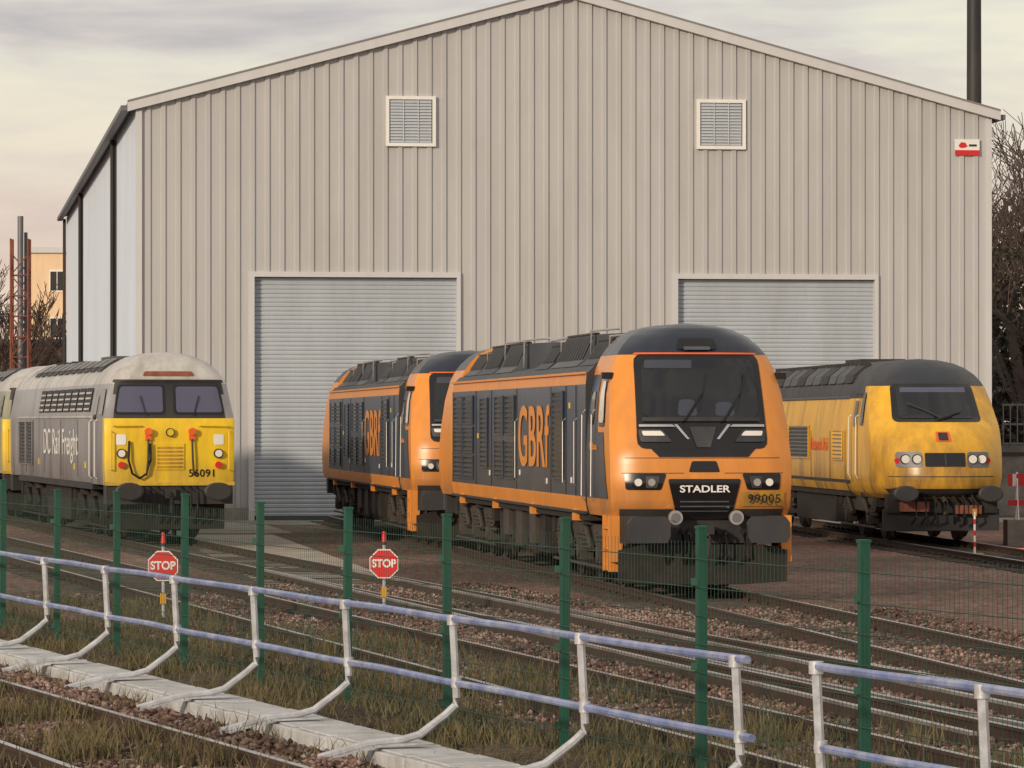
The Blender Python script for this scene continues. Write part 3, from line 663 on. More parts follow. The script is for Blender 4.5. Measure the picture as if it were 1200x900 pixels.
for s0, s1 in ((-.25, SW / 2), (SW / 2, SW + .25)):
    za = top(min(max(s0, 0), SW)) - (.066 if s0 < 0 else 0); zb = top(min(max(s1, 0), SW)) - (.066 if s1 > SW else 0)
    m.hexa([(s0, -.22, za - .12), (s1, -.22, zb - .12), (s1, .0, zb - .12), (s0, .0, za - .12)], [(s0, -.22, za + .13), (s1, -.22, zb + .13), (s1, .0, zb + .13), (s0, .0, za + .13)], M_trim)
    m.hexa([(s0, -.24, za + .13), (s1, -.24, zb + .13), (s1, .0, zb + .13), (s0, .0, za + .13)], [(s0, -.24, za + .18), (s1, -.24, zb + .18), (s1, .0, zb + .18), (s0, .0, za + .18)], M_shroof)
m.box(-.03, .14, -.09, .0, GZ, EZ - .15, M_trim); m.box(SW - .14, SW + .03, -.09, .0, GZ, EZ - .15, M_trim)
m.box(0.15, 3.0, -.12, -.095, GZ, .22, M_conc); m.box(8.76, 14.59, -.12, -.05, GZ, .22, M_conc); m.box(20.35, SW - .15, -.12, -.095, GZ, .22, M_conc)
m.build('trim', shed)
for i, dd in enumerate((D1, D2)):
    r = MB(); prof = []; z = GZ
    while z < DZ:
        prof += [(z, .16), (z + .02, .125), (z + .075, .115), (z + .10, .14)]; z += .118
    prof = [p for p in prof if p[0] < DZ] + [(DZ, .16)]
    r.grid([[(dd[0], y, z), (dd[1], y, z)] for z, y in prof], M_slat)
    r.box(dd[0], dd[1], .08, .12, GZ, GZ + .14, M_dark)
    r.build('roller_door_%d' % (i + 1), shed, normals=False)
for i, (vx, vz) in enumerate(((7.40, 10.68), (15.95, 10.68))):
    v = MB(); h = .68
    v.box(vx - h, vx - h + .09, -.12, -.0, vz - h, vz + h, M_white); v.box(vx + h - .09, vx + h, -.12, 0, vz - h, vz + h, M_white)
    v.box(vx - h + .09, vx + h - .09, -.12, 0, vz + h - .09, vz + h, M_white); v.box(vx - h + .09, vx + h - .09, -.12, 0, vz - h, vz - h + .09, M_white)
    v.box(vx - h + .09, vx + h - .09, -.06, -.055, vz - h + .09, vz + h - .09, M_steel)
    z = vz - h + .10
    while z < vz + h - .12:
        v.add([(vx - h + .12, -.065, z + .075), (vx + h - .12, -.065, z + .075), (vx + h - .12, -.105, z), (vx - h + .12, -.105, z)], [(0, 1, 2, 3)], M_slat); z += .083
    for q in (-.2, .2): v.box(vx + q - .012, vx + q + .012, -.115, -.106, vz - h + .1, vz + h - .1, M_trim)
    v.build('louvre_vent_%d' % (i + 1), shed)
s = MB()
s.box(22.5, 23.2, -.10, -.06, 9.9, 10.34, M_white); s.box(22.5, 23.2, -.108, -.1, 9.9, 10.04, M_red)
s.prism([(22.6, 10.16), (22.68, 10.26), (22.8, 10.24), (22.86, 10.14), (22.76, 10.1), (22.66, 10.1)], 'y', -.11, -.1, M_red); s.box(22.9, 23.12, -.106, -.1, 10.14, 10.2, M_dark)
s.build('name_board', shed)
w = MB(); ys = np.arange(0, SD, .33)
for X, sgn in ((0, -1), (SW, 1)):
    for y in ys:
        for a, b, c, dd2 in ((0, .22, 0, 0), (.22, .25, 0, .03), (.25, .30, .03, .03), (.30, .33, .03, 0)):
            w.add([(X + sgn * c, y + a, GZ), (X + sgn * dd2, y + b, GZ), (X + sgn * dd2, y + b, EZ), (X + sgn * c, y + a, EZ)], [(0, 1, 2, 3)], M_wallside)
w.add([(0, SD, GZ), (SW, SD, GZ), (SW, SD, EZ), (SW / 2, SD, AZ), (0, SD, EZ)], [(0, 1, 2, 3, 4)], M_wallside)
w.build('side_cladding', shed, normals=False)
w = MB()
w.hexa([(-.25, 0, EZ - .02), (-.25, SD, EZ - .02), (SW / 2, SD, AZ + .05), (SW / 2, 0, AZ + .05)], [(-.25, 0, EZ + .06), (-.25, SD, EZ + .06), (SW / 2, SD, AZ + .13), (SW / 2, 0, AZ + .13)], M_shroof)
w.hexa([(SW + .25, 0, EZ - .02), (SW + .25, SD, EZ - .02), (SW / 2, SD, AZ + .05), (SW / 2, 0, AZ + .05)], [(SW + .25, 0, EZ + .06), (SW + .25, SD, EZ + .06), (SW / 2, SD, AZ + .13), (SW / 2, 0, AZ + .13)], M_shroof)
for X in (-.42, SW + .22): w.box(X, X + .2, -.1, SD, EZ - .16, EZ - .02, M_steel)
for y in (12.3, 40.8, 60.0):
    for X in (-.14, SW + .14): w.tube([(X, y, GZ), (X, y, EZ - .1)], .07, M_dark, 8)
for y in (12.3, 40.8): w.box(-.07, -.035, y - .25, y + .25, GZ, EZ - .15, M_dark)
w.build('roof', shed)

# ------------------------------------------------------------------ ground
GR = -.12
g = MB(); 
g.grid([[(x, y, GR) for x in (-1500, -300, -60, -20, 20, 60, 300, 1500)] for y in (-200, 0, 40, 80, 130, 300, 900, 3000)], M_ground)
g.build('ground', normals=False)
ap = MB()
def loc2w(e, x, y):
    c, s_ = math.cos(e.rotation_euler.z), math.sin(e.rotation_euler.z); return (e.location.x + x * c - y * s_, e.location.y + x * s_ + y * c)
for q in [((-2.0, -13), (3.1, -13), (3.1, -.05), (-2.0, -.05)), ((3.1, -5), (SW + 4, -5), (SW + 4, -.05), (3.1, -.05))]:
    ap.add([(*loc2w(shed, *p), GR + .004) for p in q], [(0, 1, 2, 3)], M_conc)
ap.build('concrete_apron_pavement', normals=False)
pv = MB()
pv.add([(-16, 62, GR + .012), (-10.5, 62, GR + .012), (-9.0, 76, GR + .012), (-11.5, 86, GR + .012), (-20, 86, GR + .012)], [(0, 1, 2, 3, 4)], M_path)
pv.add([(-4.0, 66, GR + .012), (-1.6, 66, GR + .012), (-5.6, 96, GR + .012), (-8.0, 96, GR + .012)], [(0, 1, 2, 3)], M_path)
pv.build('concrete_walkway_path', normals=False)

O = Vector((.443, 27.9)); U = Vector((-.3261, .9453)); NN = Vector((-.9453, -.3261))
def RL(p, s, z=0): q = O + U * s + NN * p; return (q.x, q.y, z)
vg = MB(); rows = []
for s in np.arange(-14, 60, 1.0):
    rows.append([RL(p, s, GR + .02 + (.10 * math.exp(-((p + .6) / .7) ** 2)) * (1 + .5 * math.sin(s * 1.3 + p * 3)) - (.016 if p < -2.2 else 0)) for p in (.35, .1, -.2, -.5, -.8, -1.1, -1.5, -1.9, -2.3)])
vg.grid(rows, M_soil); vg.build('verge_ground', smooth=60, normals=False)
bb = MB(); rows = []
for s in np.arange(-16, 80, 1.0):
    rows.append([RL(p, s, z + .01 * math.sin(s * 2.1 + p * 5)) for p, z in ((.3, GR + .015), (.75, GR + .02), (1.05, -.05), (1.5, .02), (2.6, .02), (3.6, .02), (5.0, 0.0), (9.0, 0.0), (14, -.05))])
bb.grid(rows, M_ballast); bb.build('ballast_bed_ground', smooth=60, normals=False)

def track(name, c0, direction, length, ztop, sleeper_mat, back=0.0):
    E = empty(name, (0, 0, 0)); d = Vector(direction).normalized(); n = Vector((-d.y, d.x))
    c0 = Vector(c0)
    r = MB()
    prof = [(-.07, -.13), (-.07, -.118), (-.012, -.10), (-.012, -.04), (-.036, -.03), (-.036, -.002), (-.03, 0), (.03, 0), (.036, -.002), (.036, -.03), (.012, -.04), (.012, -.10), (.07, -.118), (.07, -.13)]
    for sgn in (-1, 1):
        off = 0.7535
        nseg = max(2, int((length + back) / 4)); rows = []
        for q in range(nseg + 1):
            t = -back + (length + back) * q / nseg
            c = c0 + d * t + n * random.uniform(-.004, .004)
            rows.append([((c + n * (sgn * off + a)).x, (c + n * (sgn * off + a)).y, ztop + b) for a, b in prof])
        nc = len(prof)
        for i in range(nseg):
            for j in range(nc - 1):
                r.add([rows[i][j], rows[i][j + 1], rows[i + 1][j + 1], rows[i + 1][j]], [(0, 1, 2, 3)], M_railtop if j in (6,) else M_rail)
    r.build('rails', E, normals=False)
    s = MB(); t = -back
    while t < length:
        j = random.uniform(-.03, .03); zz = ztop - .13 + random.uniform(-.004, .012)
        c = c0 + d * (t + j); hw = .125; hl = 1.27 + random.uniform(-.03, .03)
        Q = [c + n * a * hl + d * b * hw for a, b in ((-1, -1), (1, -1), (1, 1), (-1, 1))]
        s.hexa([(q.x, q.y, zz - .12) for q in Q], [(q.x, q.y, zz) for q in Q], sleeper_mat)
        for sg in (-1, 1):
            for e in (-.12, .12):
                q = c + n * (sg * .7535 + e)
                s.box(q.x - .04, q.x + .04, q.y - .05, q.y + .05, zz, zz + .045, M_rail)
        t += .68
    s.build('sleepers', E, normals=False)
    return E
track('railway_track', RL(2.47, 0)[:2], U, 60, .15, M_sleeperc, back=16)
track('railway_track', RL(6.0, 0)[:2], U, 60, .15, M_sleeperc, back=16)
dA = Vector((-math.sin(a1), math.cos(a1)))
track('railway_track', (2.80, 59.6), dA, 50.2, .03, M_sleeper, back=42)
d56 = Vector((-math.sin(a56), math.cos(a56)))
track('railway_track', (-7.15, 85.6), d56, 90, .03, M_sleeper, back=70)
a3 = math.atan(.245); d3 = Vector((-math.sin(a3), math.cos(a3)))
track('railway_track', (-.95, 45), d3, 110, .03, M_sleeper, back=32)
aH = math.atan(.094); dH = Vector((-math.sin(aH), math.cos(aH)))
track('railway_track', (8.92, 84.2), dH, 27.5, .03, M_sleeper, back=40)
cx = MB()
def lead(pa, pb, offs=(-.72, .72)):
    pa = Vector(pa); pb = Vector(pb); dd = (pa - pb).normalized(); nn = Vector((-dd.y, dd.x))
    for off in offs:
        A = pb + nn * off; B = pa + nn * off
        for (z0, z1, hw, mt) in ((-.10, -.004, .03, M_rail), (-.0035, .026, .034, M_railtop)):
            cx.hexa([(A.x - hw, A.y, z0), (A.x + hw, A.y, z0), (B.x + hw, B.y, z0), (B.x - hw, B.y, z0)], [(A.x - hw, A.y, z1), (A.x + hw, A.y, z1), (B.x + hw, B.y, z1), (B.x - hw, B.y, z1)], mt)
lead((-.6, 57.0), (6.6, 27.0)); lead((-3.6, 70.0), (4.4, 33.0))
cx.build('railway_crossover')

def stones(name, centres, smin, smax, mat):
    n = len(centres)
    base = np.array([[1, 0, 0], [-1, 0, 0], [0, 1, 0], [0, -1, 0], [0, 0, 1], [0, 0, -1]], float)
    V = base[None] * rng.uniform(.55, 1.2, (n, 6, 1)) + rng.uniform(-.25, .25, (n, 6, 3))
    V *= rng.uniform(smin, smax, (n, 1, 1)); a = rng.uniform(0, 6.28, n); b = rng.uniform(0, 6.28, n)
    ca, sa, cb, sb = np.cos(a), np.sin(a), np.cos(b), np.sin(b)
    X = V[..., 0] * ca[:, None] - V[..., 1] * sa[:, None]; Y = V[..., 0] * sa[:, None] + V[..., 1] * ca[:, None]; Z = V[..., 2]
    Y2 = Y * cb[:, None] - Z * sb[:, None]; Z2 = Y * sb[:, None] + Z * cb[:, None]
    V = np.stack([X, Y2, Z2 * .75], -1) + centres[:, None, :]
    Fb = np.array([[0, 2, 4], [2, 1, 4], [1, 3, 4], [3, 0, 4], [2, 0, 5], [1, 2, 5], [3, 1, 5], [0, 3, 5]])
    Fc = (Fb[None] + 6 * np.arange(n)[:, None, None]).reshape(-1, 3)
    return npmesh(name, V.reshape(-1, 3), Fc, mat)
def band(c0, d, half, t0, t1, n, z):
    d = np.array(d); nrm = np.array((-d[1], d[0])); t = rng.uniform(t0, t1, n); q = rng.uniform(-half, half, n)
    return np.column_stack([c0[0] + d[0] * t + nrm[0] * q, c0[1] + d[1] * t + nrm[1] * q, z + rng.uniform(-.01, .02, n)])
S = np.vstack([band(RL(2.3, 0)[:2], U, 1.5, -4, 16, 13000, .02), band((2.80, 59.6), dA, 2.3, -26, -2, 12000, GR + .01), band((-7.15, 85.6), d56, 2.3, -54, -20, 16000, GR + .01),
               band((-.95, 45), d3, 2.2, -14, 18, 14000, GR + .01)])
stones('ballast_stones', S, .022, .05, M_stone)

def blades(name, C, hmin, hmax, w, mat):
    n = len(C); a = rng.uniform(0, 6.28, n); h = rng.uniform(hmin, hmax, n) * rng.uniform(.5, 1, n); lean = rng.uniform(-.5, .5, (n, 2)) * h[:, None]
    dx = np.cos(a) * w / 2; dy = np.sin(a) * w / 2
    p0 = C + np.column_stack([-dx, -dy, np.zeros(n)]); p1 = C + np.column_stack([dx, dy, np.zeros(n)])
    mid = C + np.column_stack([lean[:, 0] * .35, lean[:, 1] * .35, h * .6])
    p2 = mid + np.column_stack([dx, dy, np.zeros(n)]) * .7; p3 = mid - np.column_stack([dx, dy, np.zeros(n)]) * .7
    p4 = C + np.column_stack([lean[:, 0], lean[:, 1], h])
    V = np.stack([p0, p1, p2, p3, p4], 1).reshape(-1, 3); i = 5 * np.arange(n)[:, None]
    T = np.concatenate([i + np.array([[0, 1, 2]]), i + np.array([[0, 2, 3]]), i + np.array([[3, 2, 4]])], 0)
    return npmesh(name, V, T, mat)
def clumpy(n, ncl, p0, p1, s0, s1, sig):
    cp = rng.uniform(p0, p1, ncl); cs = rng.uniform(s0, s1, ncl); k = rng.integers(0, ncl, n)
    p = cp[k] + rng.normal(0, sig, n); s = cs[k] + rng.normal(0, sig, n)
    return np.array([RL(a, b, GR + .02) for a, b in zip(p, s)])
C = np.vstack([clumpy(26000, 420, -1.9, -.1, -9, 40, .22), clumpy(11000, 200, -4.6, -1.6, -9, 32, .22), clumpy(3000, 90, .7, 1.1, -9, 30, .10)])
C2 = clumpy(6000, 70, 1.6, 4.6, -2, 14, .15); C2[:, 2] += .12
C = np.vstack([C, C2])
blades('weeds_and_grass', C, .05, .32, .014, M_grass)
C = np.vstack([clumpy(9000, 300, -2.0, -.2, -9, 36, .12)])
blades('bramble_foliage', C, .03, .18, .045, M_leafdk)

def railing(s_list, s_from, s_to, ztop, zmid):
    E = empty('cranked_handrail'); p = MB()
    for s in s_list:
        p.tube([RL(0, s, ztop), RL(-.03, s, .46), RL(-.02, s, .40), RL(.06, s, .33), RL(.26, s, .19), RL(.40, s, .155), RL(.66, s, .135), RL(1.04, s, .04)], [.03, .03, .03, .03, .03, .03, .03, .028], M_galv, 8)
        p.tube([RL(0, s, ztop - .03), RL(0, s, ztop + .045)], .045, M_galv, 10)
        p.tube([RL(-.03, s, zmid - .035), RL(-.03, s, zmid + .04)], .042, M_galv, 10)
        q1 = [RL(1.04, s - .07, .005), RL(1.04, s + .07, .005), RL(.64, s + .07, .108), RL(.64, s - .07, .108)]
        p.hexa(q1, [(q[0], q[1], q[2] + .014) for q in q1], M_galv)
        q1 = [RL(.63, s - .07, .109), RL(.63, s + .07, .109), RL(.2, s + .07, .125), RL(.2, s - .07, .125)]
        p.hexa(q1, [(q[0], q[1], q[2] + .014) for q in q1], M_galv)
    r = MB()
    N = 24
    for z, off in ((ztop + .02, 0), (zmid, -.03)):
        pts = []
        for k in range(N + 1):
            s = s_from + (s_to - s_from) * k / N
            pts.append(RL(off, s, z + .006 * math.sin(s * 1.7)))
        r.tube(pts, .026, M_bluerail, 8)
    p.build('posts', E, 40); r.build('rails', E, 40); return E
railing([-2.86 + 2.785 * k for k in range(0, 14)], -3.05, 33.6, 1.03, .57)
railing([-4.11, -6.35, -8.6, -10.9, -13.2], -4.05, -14, 1.06, .60)

tb = MB(); s = -14.0
while s < 40:
    l = .96; dz = random.uniform(-.006, .006); dp = random.uniform(-.012, .012)
    A = [RL(.0 + dp, s, GR), RL(.60 + dp, s, GR), RL(.60 + dp, s + l, GR), RL(.0 + dp, s + l, GR)]
    tb.hexa(A, [(q[0], q[1], .082 + dz) for q in A], M_conclt)
    B = [RL(.05 + dp, s + .03, .082 + dz), RL(.55 + dp, s + .03, .082 + dz), RL(.55 + dp, s + l - .03, .082 + dz), RL(.05 + dp, s + l - .03, .082 + dz)]
    tb.hexa(B, [(q[0], q[1], .098 + dz) for q in B], M_conclt)
    s += 1.0
tb.build('concrete_cable_trough', bevel=.01)

# ------------------------------------------------------------------ green mesh fence
E = empty('green_mesh_fence'); ps = MB(); wr = MB()
F0 = Vector((-6.18, 49.7)); FS = Vector((.940, -2.582)); fu = FS.normalized(); fn = Vector((-fu.y, fu.x))
ztop = 1.74
for n in range(-9, 13):
    q = F0 + FS * n; zt = ztop + (.04 if n < 1 else 0) + random.uniform(-.02, .02)
    A = [q + fu * a * .032 + fn * b * .032 for a, b in ((-1, -1), (1, -1), (1, 1), (-1, 1))]
    lean = Vector((random.uniform(-.012, .012), random.uniform(-.01, .01)))
    ps.hexa([(a.x, a.y, GR) for a in A], [(a.x + lean.x, a.y + lean.y, zt) for a in A], M_green)
    B = [q + fu * a * .038 + fn * b * .038 for a, b in ((-1, -1), (1, -1), (1, 1), (-1, 1))]
    ps.hexa([(a.x + lean.x, a.y + lean.y, zt) for a in B], [(a.x + lean.x, a.y + lean.y, zt + .02) for a in B], M_green)
    for z in (.15, .75, 1.35):
        c = q + fn * -.045
        ps.box(c.x - .03, c.x + .03, c.y - .02, c.y + .02, z, z + .05, M_green)
Lp = FS.length
for n in range(-9, 12):
    q = F0 + FS * n
    k = 0.04
    while k < Lp - .03:
        c = q + fu * k + fn * -.05
        a = .0017
        v = [(c.x - a, c.y - a, GR + .02), (c.x + a, c.y - a, GR + .02), (c.x, c.y + a, GR + .02)]
        wr.add(v + [(x, y, 1.66) for x, y, z in v], [(0, 1, 4, 3), (1, 2, 5, 4), (2, 0, 3, 5)], M_wire)
        k += .065
    z = GR + .06
    while z < 1.68:
        for e in range(3):
            a = q + fn * -.056 + FS * (e / 3); b = a + FS / 3
            h = .0036
            wr.add([(a.x, a.y, z - h), (b.x, b.y, z - h), (b.x, b.y, z + h), (a.x, a.y, z + h), (a.x - .003, a.y - .004, z), (b.x - .003, b.y - .004, z)], [(0, 1, 2, 3), (0, 1, 5, 4), (3, 2, 5, 4)], M_wire)
        z += .20
ps.build('posts', E); wr.build('wire_mesh', E, normals=False)

def stop_sign(x, y, z=.58):
    E = empty('stop_sign', (x, y, 0)); s = MB(); R = .215
    oc = [(R * math.cos(math.radians(22.5 + 45 * k)), z + R * math.sin(math.radians(22.5 + 45 * k))) for k in range(8)]
    oi = [(a * .92, z + (b - z) * .92) for a, b in oc]
    s.prism(oc, 'y', -.012, 0, M_white); s.prism(oi, 'y', -.018, -.0125, M_red)
    s.tube([(0, .03, GR), (0, .03, z + .28)], .022, M_galv, 8); s.tube([(0, .03, z + .30), (0, .03, z + .44)], [.035, .022], M_red, 12); s.tube([(0, .03, z + .26), (0, .03, z + .30)], .04, M_dark, 12)
    s.box(-.04, .04, -.01, .07, .12, .26, M_hstyel); s.box(-.16, .16, -.1, .14, GR, GR + .06, M_dark)
    s.build('board_and_post', E, 40)
    text('STOP', 'lettering', E, (0, -.022, z), .150, M_white, R_FRONT, offset=.005, sx=.92)
stop_sign(-4.60, 54, .62); stop_sign(-1.75, 56)

# ------------------------------------------------------------------ small items at right
p = MB(); 
p.tube([(0, 0, GR), (0, 0, .78)], .022, M_white, 8)
for k in range(3): p.tube([(0, 0, .1 + k * .22), (0, 0, .2 + k * .22)], .026, M_red, 8)
p.box(-.16, .16, -.16, .16, GR, GR + .1, M_hstyel); p.box(-.04, .04, -.02, .02, .70, .84, M_hstyel)
o = p.build('marker_post'); o.location = (8.98, 79.5, 0)
p = MB()
for x in (-.8, .8):
    p.tube([(x, -.25, 0), (x, 0, 1.0), (x, .25, 0)], .025, M_white, 6)
p.box(-1, 1, -.03, .0, .72, .98, M_red)
for k in range(4): p.box(-.9 + k * .5, -.82 + k * .5, -.036, -.03, .72, .98, M_white)
p.box(-1, 1, -.03, 0, .3, .42, M_red)
o = p.build('safety_barrier'); o.location = (11.65, 88, GR + .55)
p = MB(); p.box(-1.3, 4, -.4, .4, 0, .55, M_conc); o = p.build('concrete_plinth_wall'); o.location = (11.9, 88, GR)
p = MB(); p.tube([(0, 0, .05), (5, -1.4, .05)], .03, M_redorg, 8); o = p.build('red_hose'); o.location = (9.9, 83.5, GR)
p = MB()
for k in range(50): p.box(k * .2, k * .2 + .03, 0, .02, 0, 1.1, M_steel)
for z in (0, .55, 1.1): p.box(0, 10, .02, .06, z, z + .05, M_steel)
o = p.build('steel_railing'); o.location = (13.9, 116, 1.9)
p = MB(); p.box(0, 14, 0, .4, -.0, 2.0, M_conc); p.box(0, 14, -.05, 0, 1.7, 1.8, M_dark); o = p.build('retaining_wall'); o.location = (13.7, 116.2, GR)
p = MB(); p.tube([(0, 0, 0), (0, 0, 26)], [.26, .19], M_dark, 14); p.box(-.4, .4, -.4, .4, 0, .3, M_conc)
o = p.build('lamp_mast', None, 40); o.location = (14.1, 125, GR)

# ------------------------------------------------------------------ background buildings left
B = empty('cream_office_building', (-30.9, 262, 0))
m = MB(); m.box(0, 20, 0, 14, 0, 13.4, M_brickcream); m.box(-.2, 20.2, -.2, 14.2, 13.4, 13.75, M_trim)
for fl in range(4):
    for k in range(6):
        x = 1.3 + k * 2.9; z = 1.9 + fl * 3.0
        m.box(x, x + 1.0, -.06, -.0, z, z + 1.4, M_white); 
        for a in range(2): m.box(x + .08 + a * .45, x + .47 + a * .45, -.08, -.065, z + .1, z + 1.3, M_glass)
m.build('walls_and_windows', B)
B = empty('brown_warehouse', (-36, 205, 0))
m = MB(); m.box(4.5, 16, 0, 20, 0, 6.4, M_brown); m.box(4.3, 16.2, -.2, 20.2, 6.4, 6.7, M_roofmid)
for k in range(5): m.box(6.5 + k * 2.1, 6.6 + k * 2.1, -.05, 0, 0, 6.4, M_dark)
m.build('walls_and_roof', B)
T = empty('lattice_flue_tower', (-21.6, 180, 0)); m = MB(); hh = 10.6; q = .38
for x, y in ((-q, -q), (q, -q), (q, q), (-q, q)): m.tube([(x, y, 0), (x, y, hh)], .05, M_rust, 6)
z = 0; fl = 1
while z < hh - .8:
    for a, b in (((-q, -q), (q, -q)), ((q, -q), (q, q)), ((q, q), (-q, q)), ((-q, q), (-q, -q))):
        if fl > 0: m.tube([(*a, z), (*b, z + .9)], .03, M_rust, 5)
        else: m.tube([(*b, z), (*a, z + .9)], .03, M_rust, 5)
        m.tube([(*a, z), (*b, z)], .03, M_rust, 5)
    z += .9; fl = -fl
m.tube([(0, 0, 0), (0, 0, hh + 1.0)], .13, M_steel, 12); m.tube([(.2, .3, 0), (.2, .3, hh + .3)], .08, M_steel, 10)
m.build('lattice_and_flue', T, 40)

# ------------------------------------------------------------------ trees
def tree(x, y, h, name='bare_tree', ivy=0, seed=0, spread=1.0, rmin=.012):
    rnd = random.Random(seed); m = MB()
    def br(p, d, l, r, lev):
        n = 3; pts = [p]; rs = [max(r, rmin)]; q = Vector(p); dd = Vector(d)
        for k in range(n):
            dd = (dd + Vector((rnd.uniform(-.18, .18), rnd.uniform(-.18, .18), rnd.uniform(-.05, .12)))).normalized()
            q = q + dd * l / n; pts.append(q.copy()); rs.append(max(rmin, r * (1 - .45 * (k + 1) / n)))
        m.tube(pts, rs, M_bark if lev < 3 else M_twig, 6 if lev < 2 else 3)
        if lev >= 5: return
        for i in range(4):
            t = rnd.uniform(.35, 1.0) if i else 1.0
            k = min(n - 1, int(t * n)); base = pts[k].lerp(pts[k + 1], t * n - k)
            a = Vector((rnd.uniform(-1, 1) * spread, rnd.uniform(-1, 1) * spread, rnd.uniform(-.05, .9)))
            nd = (dd * .75 + a * .75).normalized()
            br(base, nd, l * rnd.uniform(.55, .78), r * rnd.uniform(.35, .5), lev + 1)
    br(Vector((0, 0, 0)), Vector((0, 0, 1)), h * .34, h * .018, 0)
    for k in range(ivy):
        a = rnd.uniform(0, 6.28); rr = rnd.uniform(.3, 1) ** .5 * h * .14; zz = rnd.uniform(.05, .5) * h
        c = Vector((math.cos(a) * rr * (1.15 - zz / h), math.sin(a) * rr * (1.15 - zz / h), zz + .5 * math.sin(a * 3)))
        for j in range(7):
            o = c + Vector([rnd.gauss(0, .22) for _ in range(3)]); u = Vector([rnd.uniform(-1, 1) for _ in range(3)]) * .10; v = Vector([rnd.uniform(-1, 1) for _ in range(3)]) * .10
            m.add([o - u, o + v, o + u, o - v], [(0, 1, 2, 3)], M_leafdk)
    ob = m.build(name, None, None, normals=False); ob.location = (x, y, GR)
    return ob
for i, (x, y, h, iv) in enumerate(((19.6, 152, 19, 120), (22.0, 148, 20, 160), (18.6, 160, 15, 90), (25.5, 160, 21, 80), (28, 150, 19, 100), (21.2, 172, 18, 0), (19.0, 138, 9.5, 60))):
    tree(x, y, h, 'bare_tree', iv, seed=i + 1, spread=1.1, rmin=.016)
for i, (x, y, h) in enumerate(((-25.2, 190, 13.5), (-26.6, 186, 15), (-28.5, 195, 16), (-23.6, 202, 8.0))):
    tree(x, y, h, 'bare_tree', 0, seed=20 + i, spread=1.0, rmin=.018)
n = 22000
ang = rng.uniform(-1.3, 1.3, n); rad = rng.uniform(290, 330, n)
hgt = (7 + 3.5 * np.sin(ang * 17) + 2.5 * np.sin(ang * 41 + 1) + 1.5 * np.sin(ang * 97)) 
zz = rng.uniform(0, 1, n) ** .8 * np.maximum(hgt, 3)
C = np.column_stack([np.sin(ang) * rad, np.cos(ang) * rad, zz])
V = C[:, None, :] + rng.normal(0, .9, (n, 3, 3))
npmesh('distant_woodland', V.reshape(-1, 3), np.arange(3 * n).reshape(-1, 3), M_thicket)
n = 17000
C = np.column_stack([rng.uniform(15.5, 45, n), rng.uniform(158, 178, n), rng.uniform(0, 1, n) ** .8 * 12.2])
C[:, 2] *= .75 + .2 * np.sin(C[:, 0] * 1.3) + .12 * np.sin(C[:, 0] * 3.9)
V = C[:, None, :] + rng.normal(0, .22, (n, 3, 3))
npmesh('understorey_thicket', V.reshape(-1, 3), np.arange(3 * n).reshape(-1, 3), M_thicket)

# ------------------------------------------------------------------ sky + light
SUN_EL = 15; SUN_AZ = math.radians(213)
W = bpy.data.worlds.new('World'); scene.world = W; W.use_nodes = True
N = W.node_tree.nodes; Lk = W.node_tree.links; N.clear()
out = N.new('ShaderNodeOutputWorld')
sky = N.new('ShaderNodeTexSky'); sky.sky_type = 'NISHITA'; sky.sun_disc = False
sky.sun_elevation = math.radians(SUN_EL); sky.sun_rotation = SUN_AZ
bg = N.new('ShaderNodeBackground'); bg.inputs[1].default_value = .12; Lk.new(sky.outputs[0], bg.inputs[0])
tc = N.new('ShaderNodeTexCoord'); mp = N.new('ShaderNodeMapping'); mp.inputs['Scale'].default_value = (6.0, 6.0, 28); mp.inputs['Location'].default_value = (3.1, .9, .75)
Lk.new(tc.outputs['Generated'], mp.inputs[0])
nz = N.new('ShaderNodeTexNoise'); nz.inputs['Scale'].default_value = 1.5; nz.inputs['Detail'].default_value = 8; nz.inputs['Roughness'].default_value = .53
nz.inputs['Distortion'].default_value = .4
Lk.new(mp.outputs[0], nz.inputs['Vector'])
cr = N.new('ShaderNodeValToRGB'); e = cr.color_ramp.elements
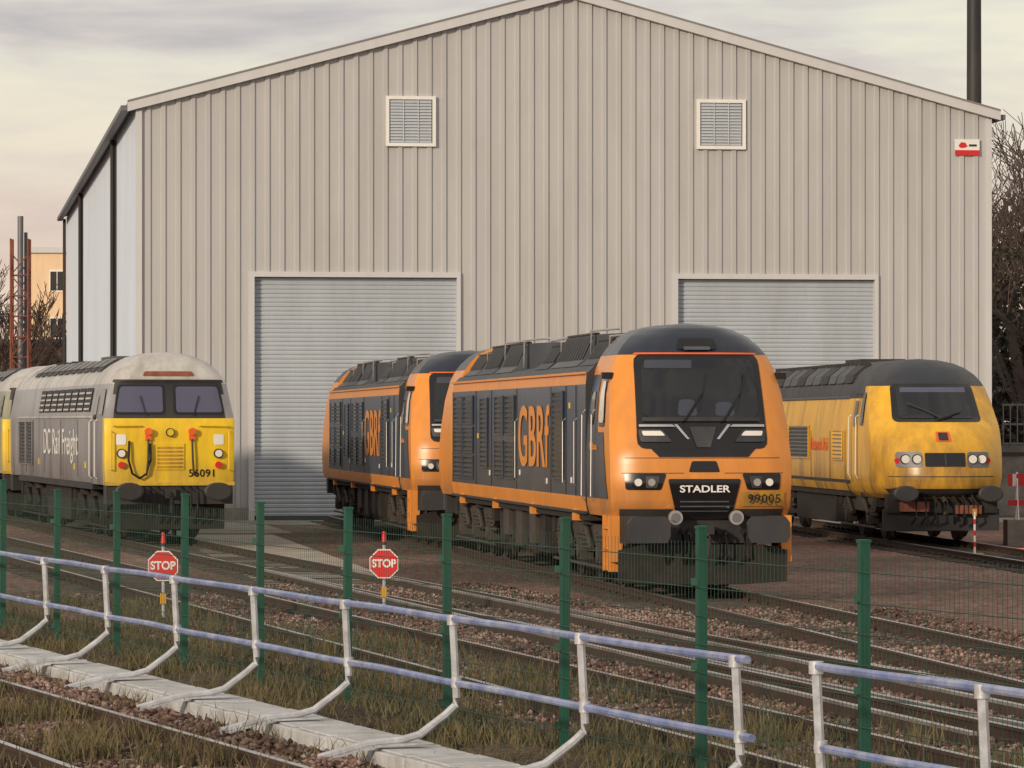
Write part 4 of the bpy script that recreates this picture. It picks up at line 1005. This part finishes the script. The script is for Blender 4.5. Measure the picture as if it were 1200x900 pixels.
e[0].position = .38; e[0].color = (.53, .50, .52, 1); e[1].position = .62; e[1].color = (.97, .91, .73, 1)
q = e.new(.45); q.color = (.70, .63, .61, 1); q = e.new(.53); q.color = (.83, .80, .70, 1)
Lk.new(nz.outputs[0], cr.inputs[0])
sp = N.new('ShaderNodeSeparateXYZ'); Lk.new(tc.outputs['Generated'], sp.inputs[0])
mr = N.new('ShaderNodeMapRange'); mr.inputs[1].default_value = 0.02; mr.inputs[2].default_value = .095; mr.inputs[3].default_value = .80; mr.inputs[4].default_value = .08
Lk.new(sp.outputs[2], mr.inputs[0])
mx = N.new('ShaderNodeMixRGB'); mx.inputs[2].default_value = (1.0, .72, .58, 1); Lk.new(mr.outputs[0], mx.inputs[0]); Lk.new(cr.outputs[0], mx.inputs[1])
bg2 = N.new('ShaderNodeBackground'); bg2.inputs[1].default_value = .93; Lk.new(mx.outputs[0], bg2.inputs[0])
ms = N.new('ShaderNodeMixShader'); ms.inputs[0].default_value = .84
Lk.new(bg.outputs[0], ms.inputs[1]); Lk.new(bg2.outputs[0], ms.inputs[2]); Lk.new(ms.outputs[0], out.inputs[0])
sun = bpy.data.lights.new('sun', 'SUN'); sun.energy = 2.6; sun.angle = math.radians(3); sun.color = (1, .82, .62)
so = bpy.data.objects.new('sun', sun); scene.collection.objects.link(so)
sv = Vector((math.sin(SUN_AZ) * math.cos(math.radians(SUN_EL)), math.cos(SUN_AZ) * math.cos(math.radians(SUN_EL)), math.sin(math.radians(SUN_EL))))
so.rotation_euler = sv.to_track_quat('Z', 'Y').to_euler()

# ------------------------------------------------------------------ camera
cam = bpy.data.cameras.new('camera'); co = bpy.data.objects.new('camera', cam); scene.collection.objects.link(co)
co.location = (0, 0, 2.5); co.rotation_euler = (math.radians(90), 0, 0)
cam.lens = 144; cam.sensor_width = 36; cam.shift_y = 46 / 1200; cam.clip_end = 5000; cam.clip_start = .1
scene.camera = co
scene.view_settings.view_transform = 'Standard'; scene.view_settings.look = 'None'; scene.view_settings.exposure = 0
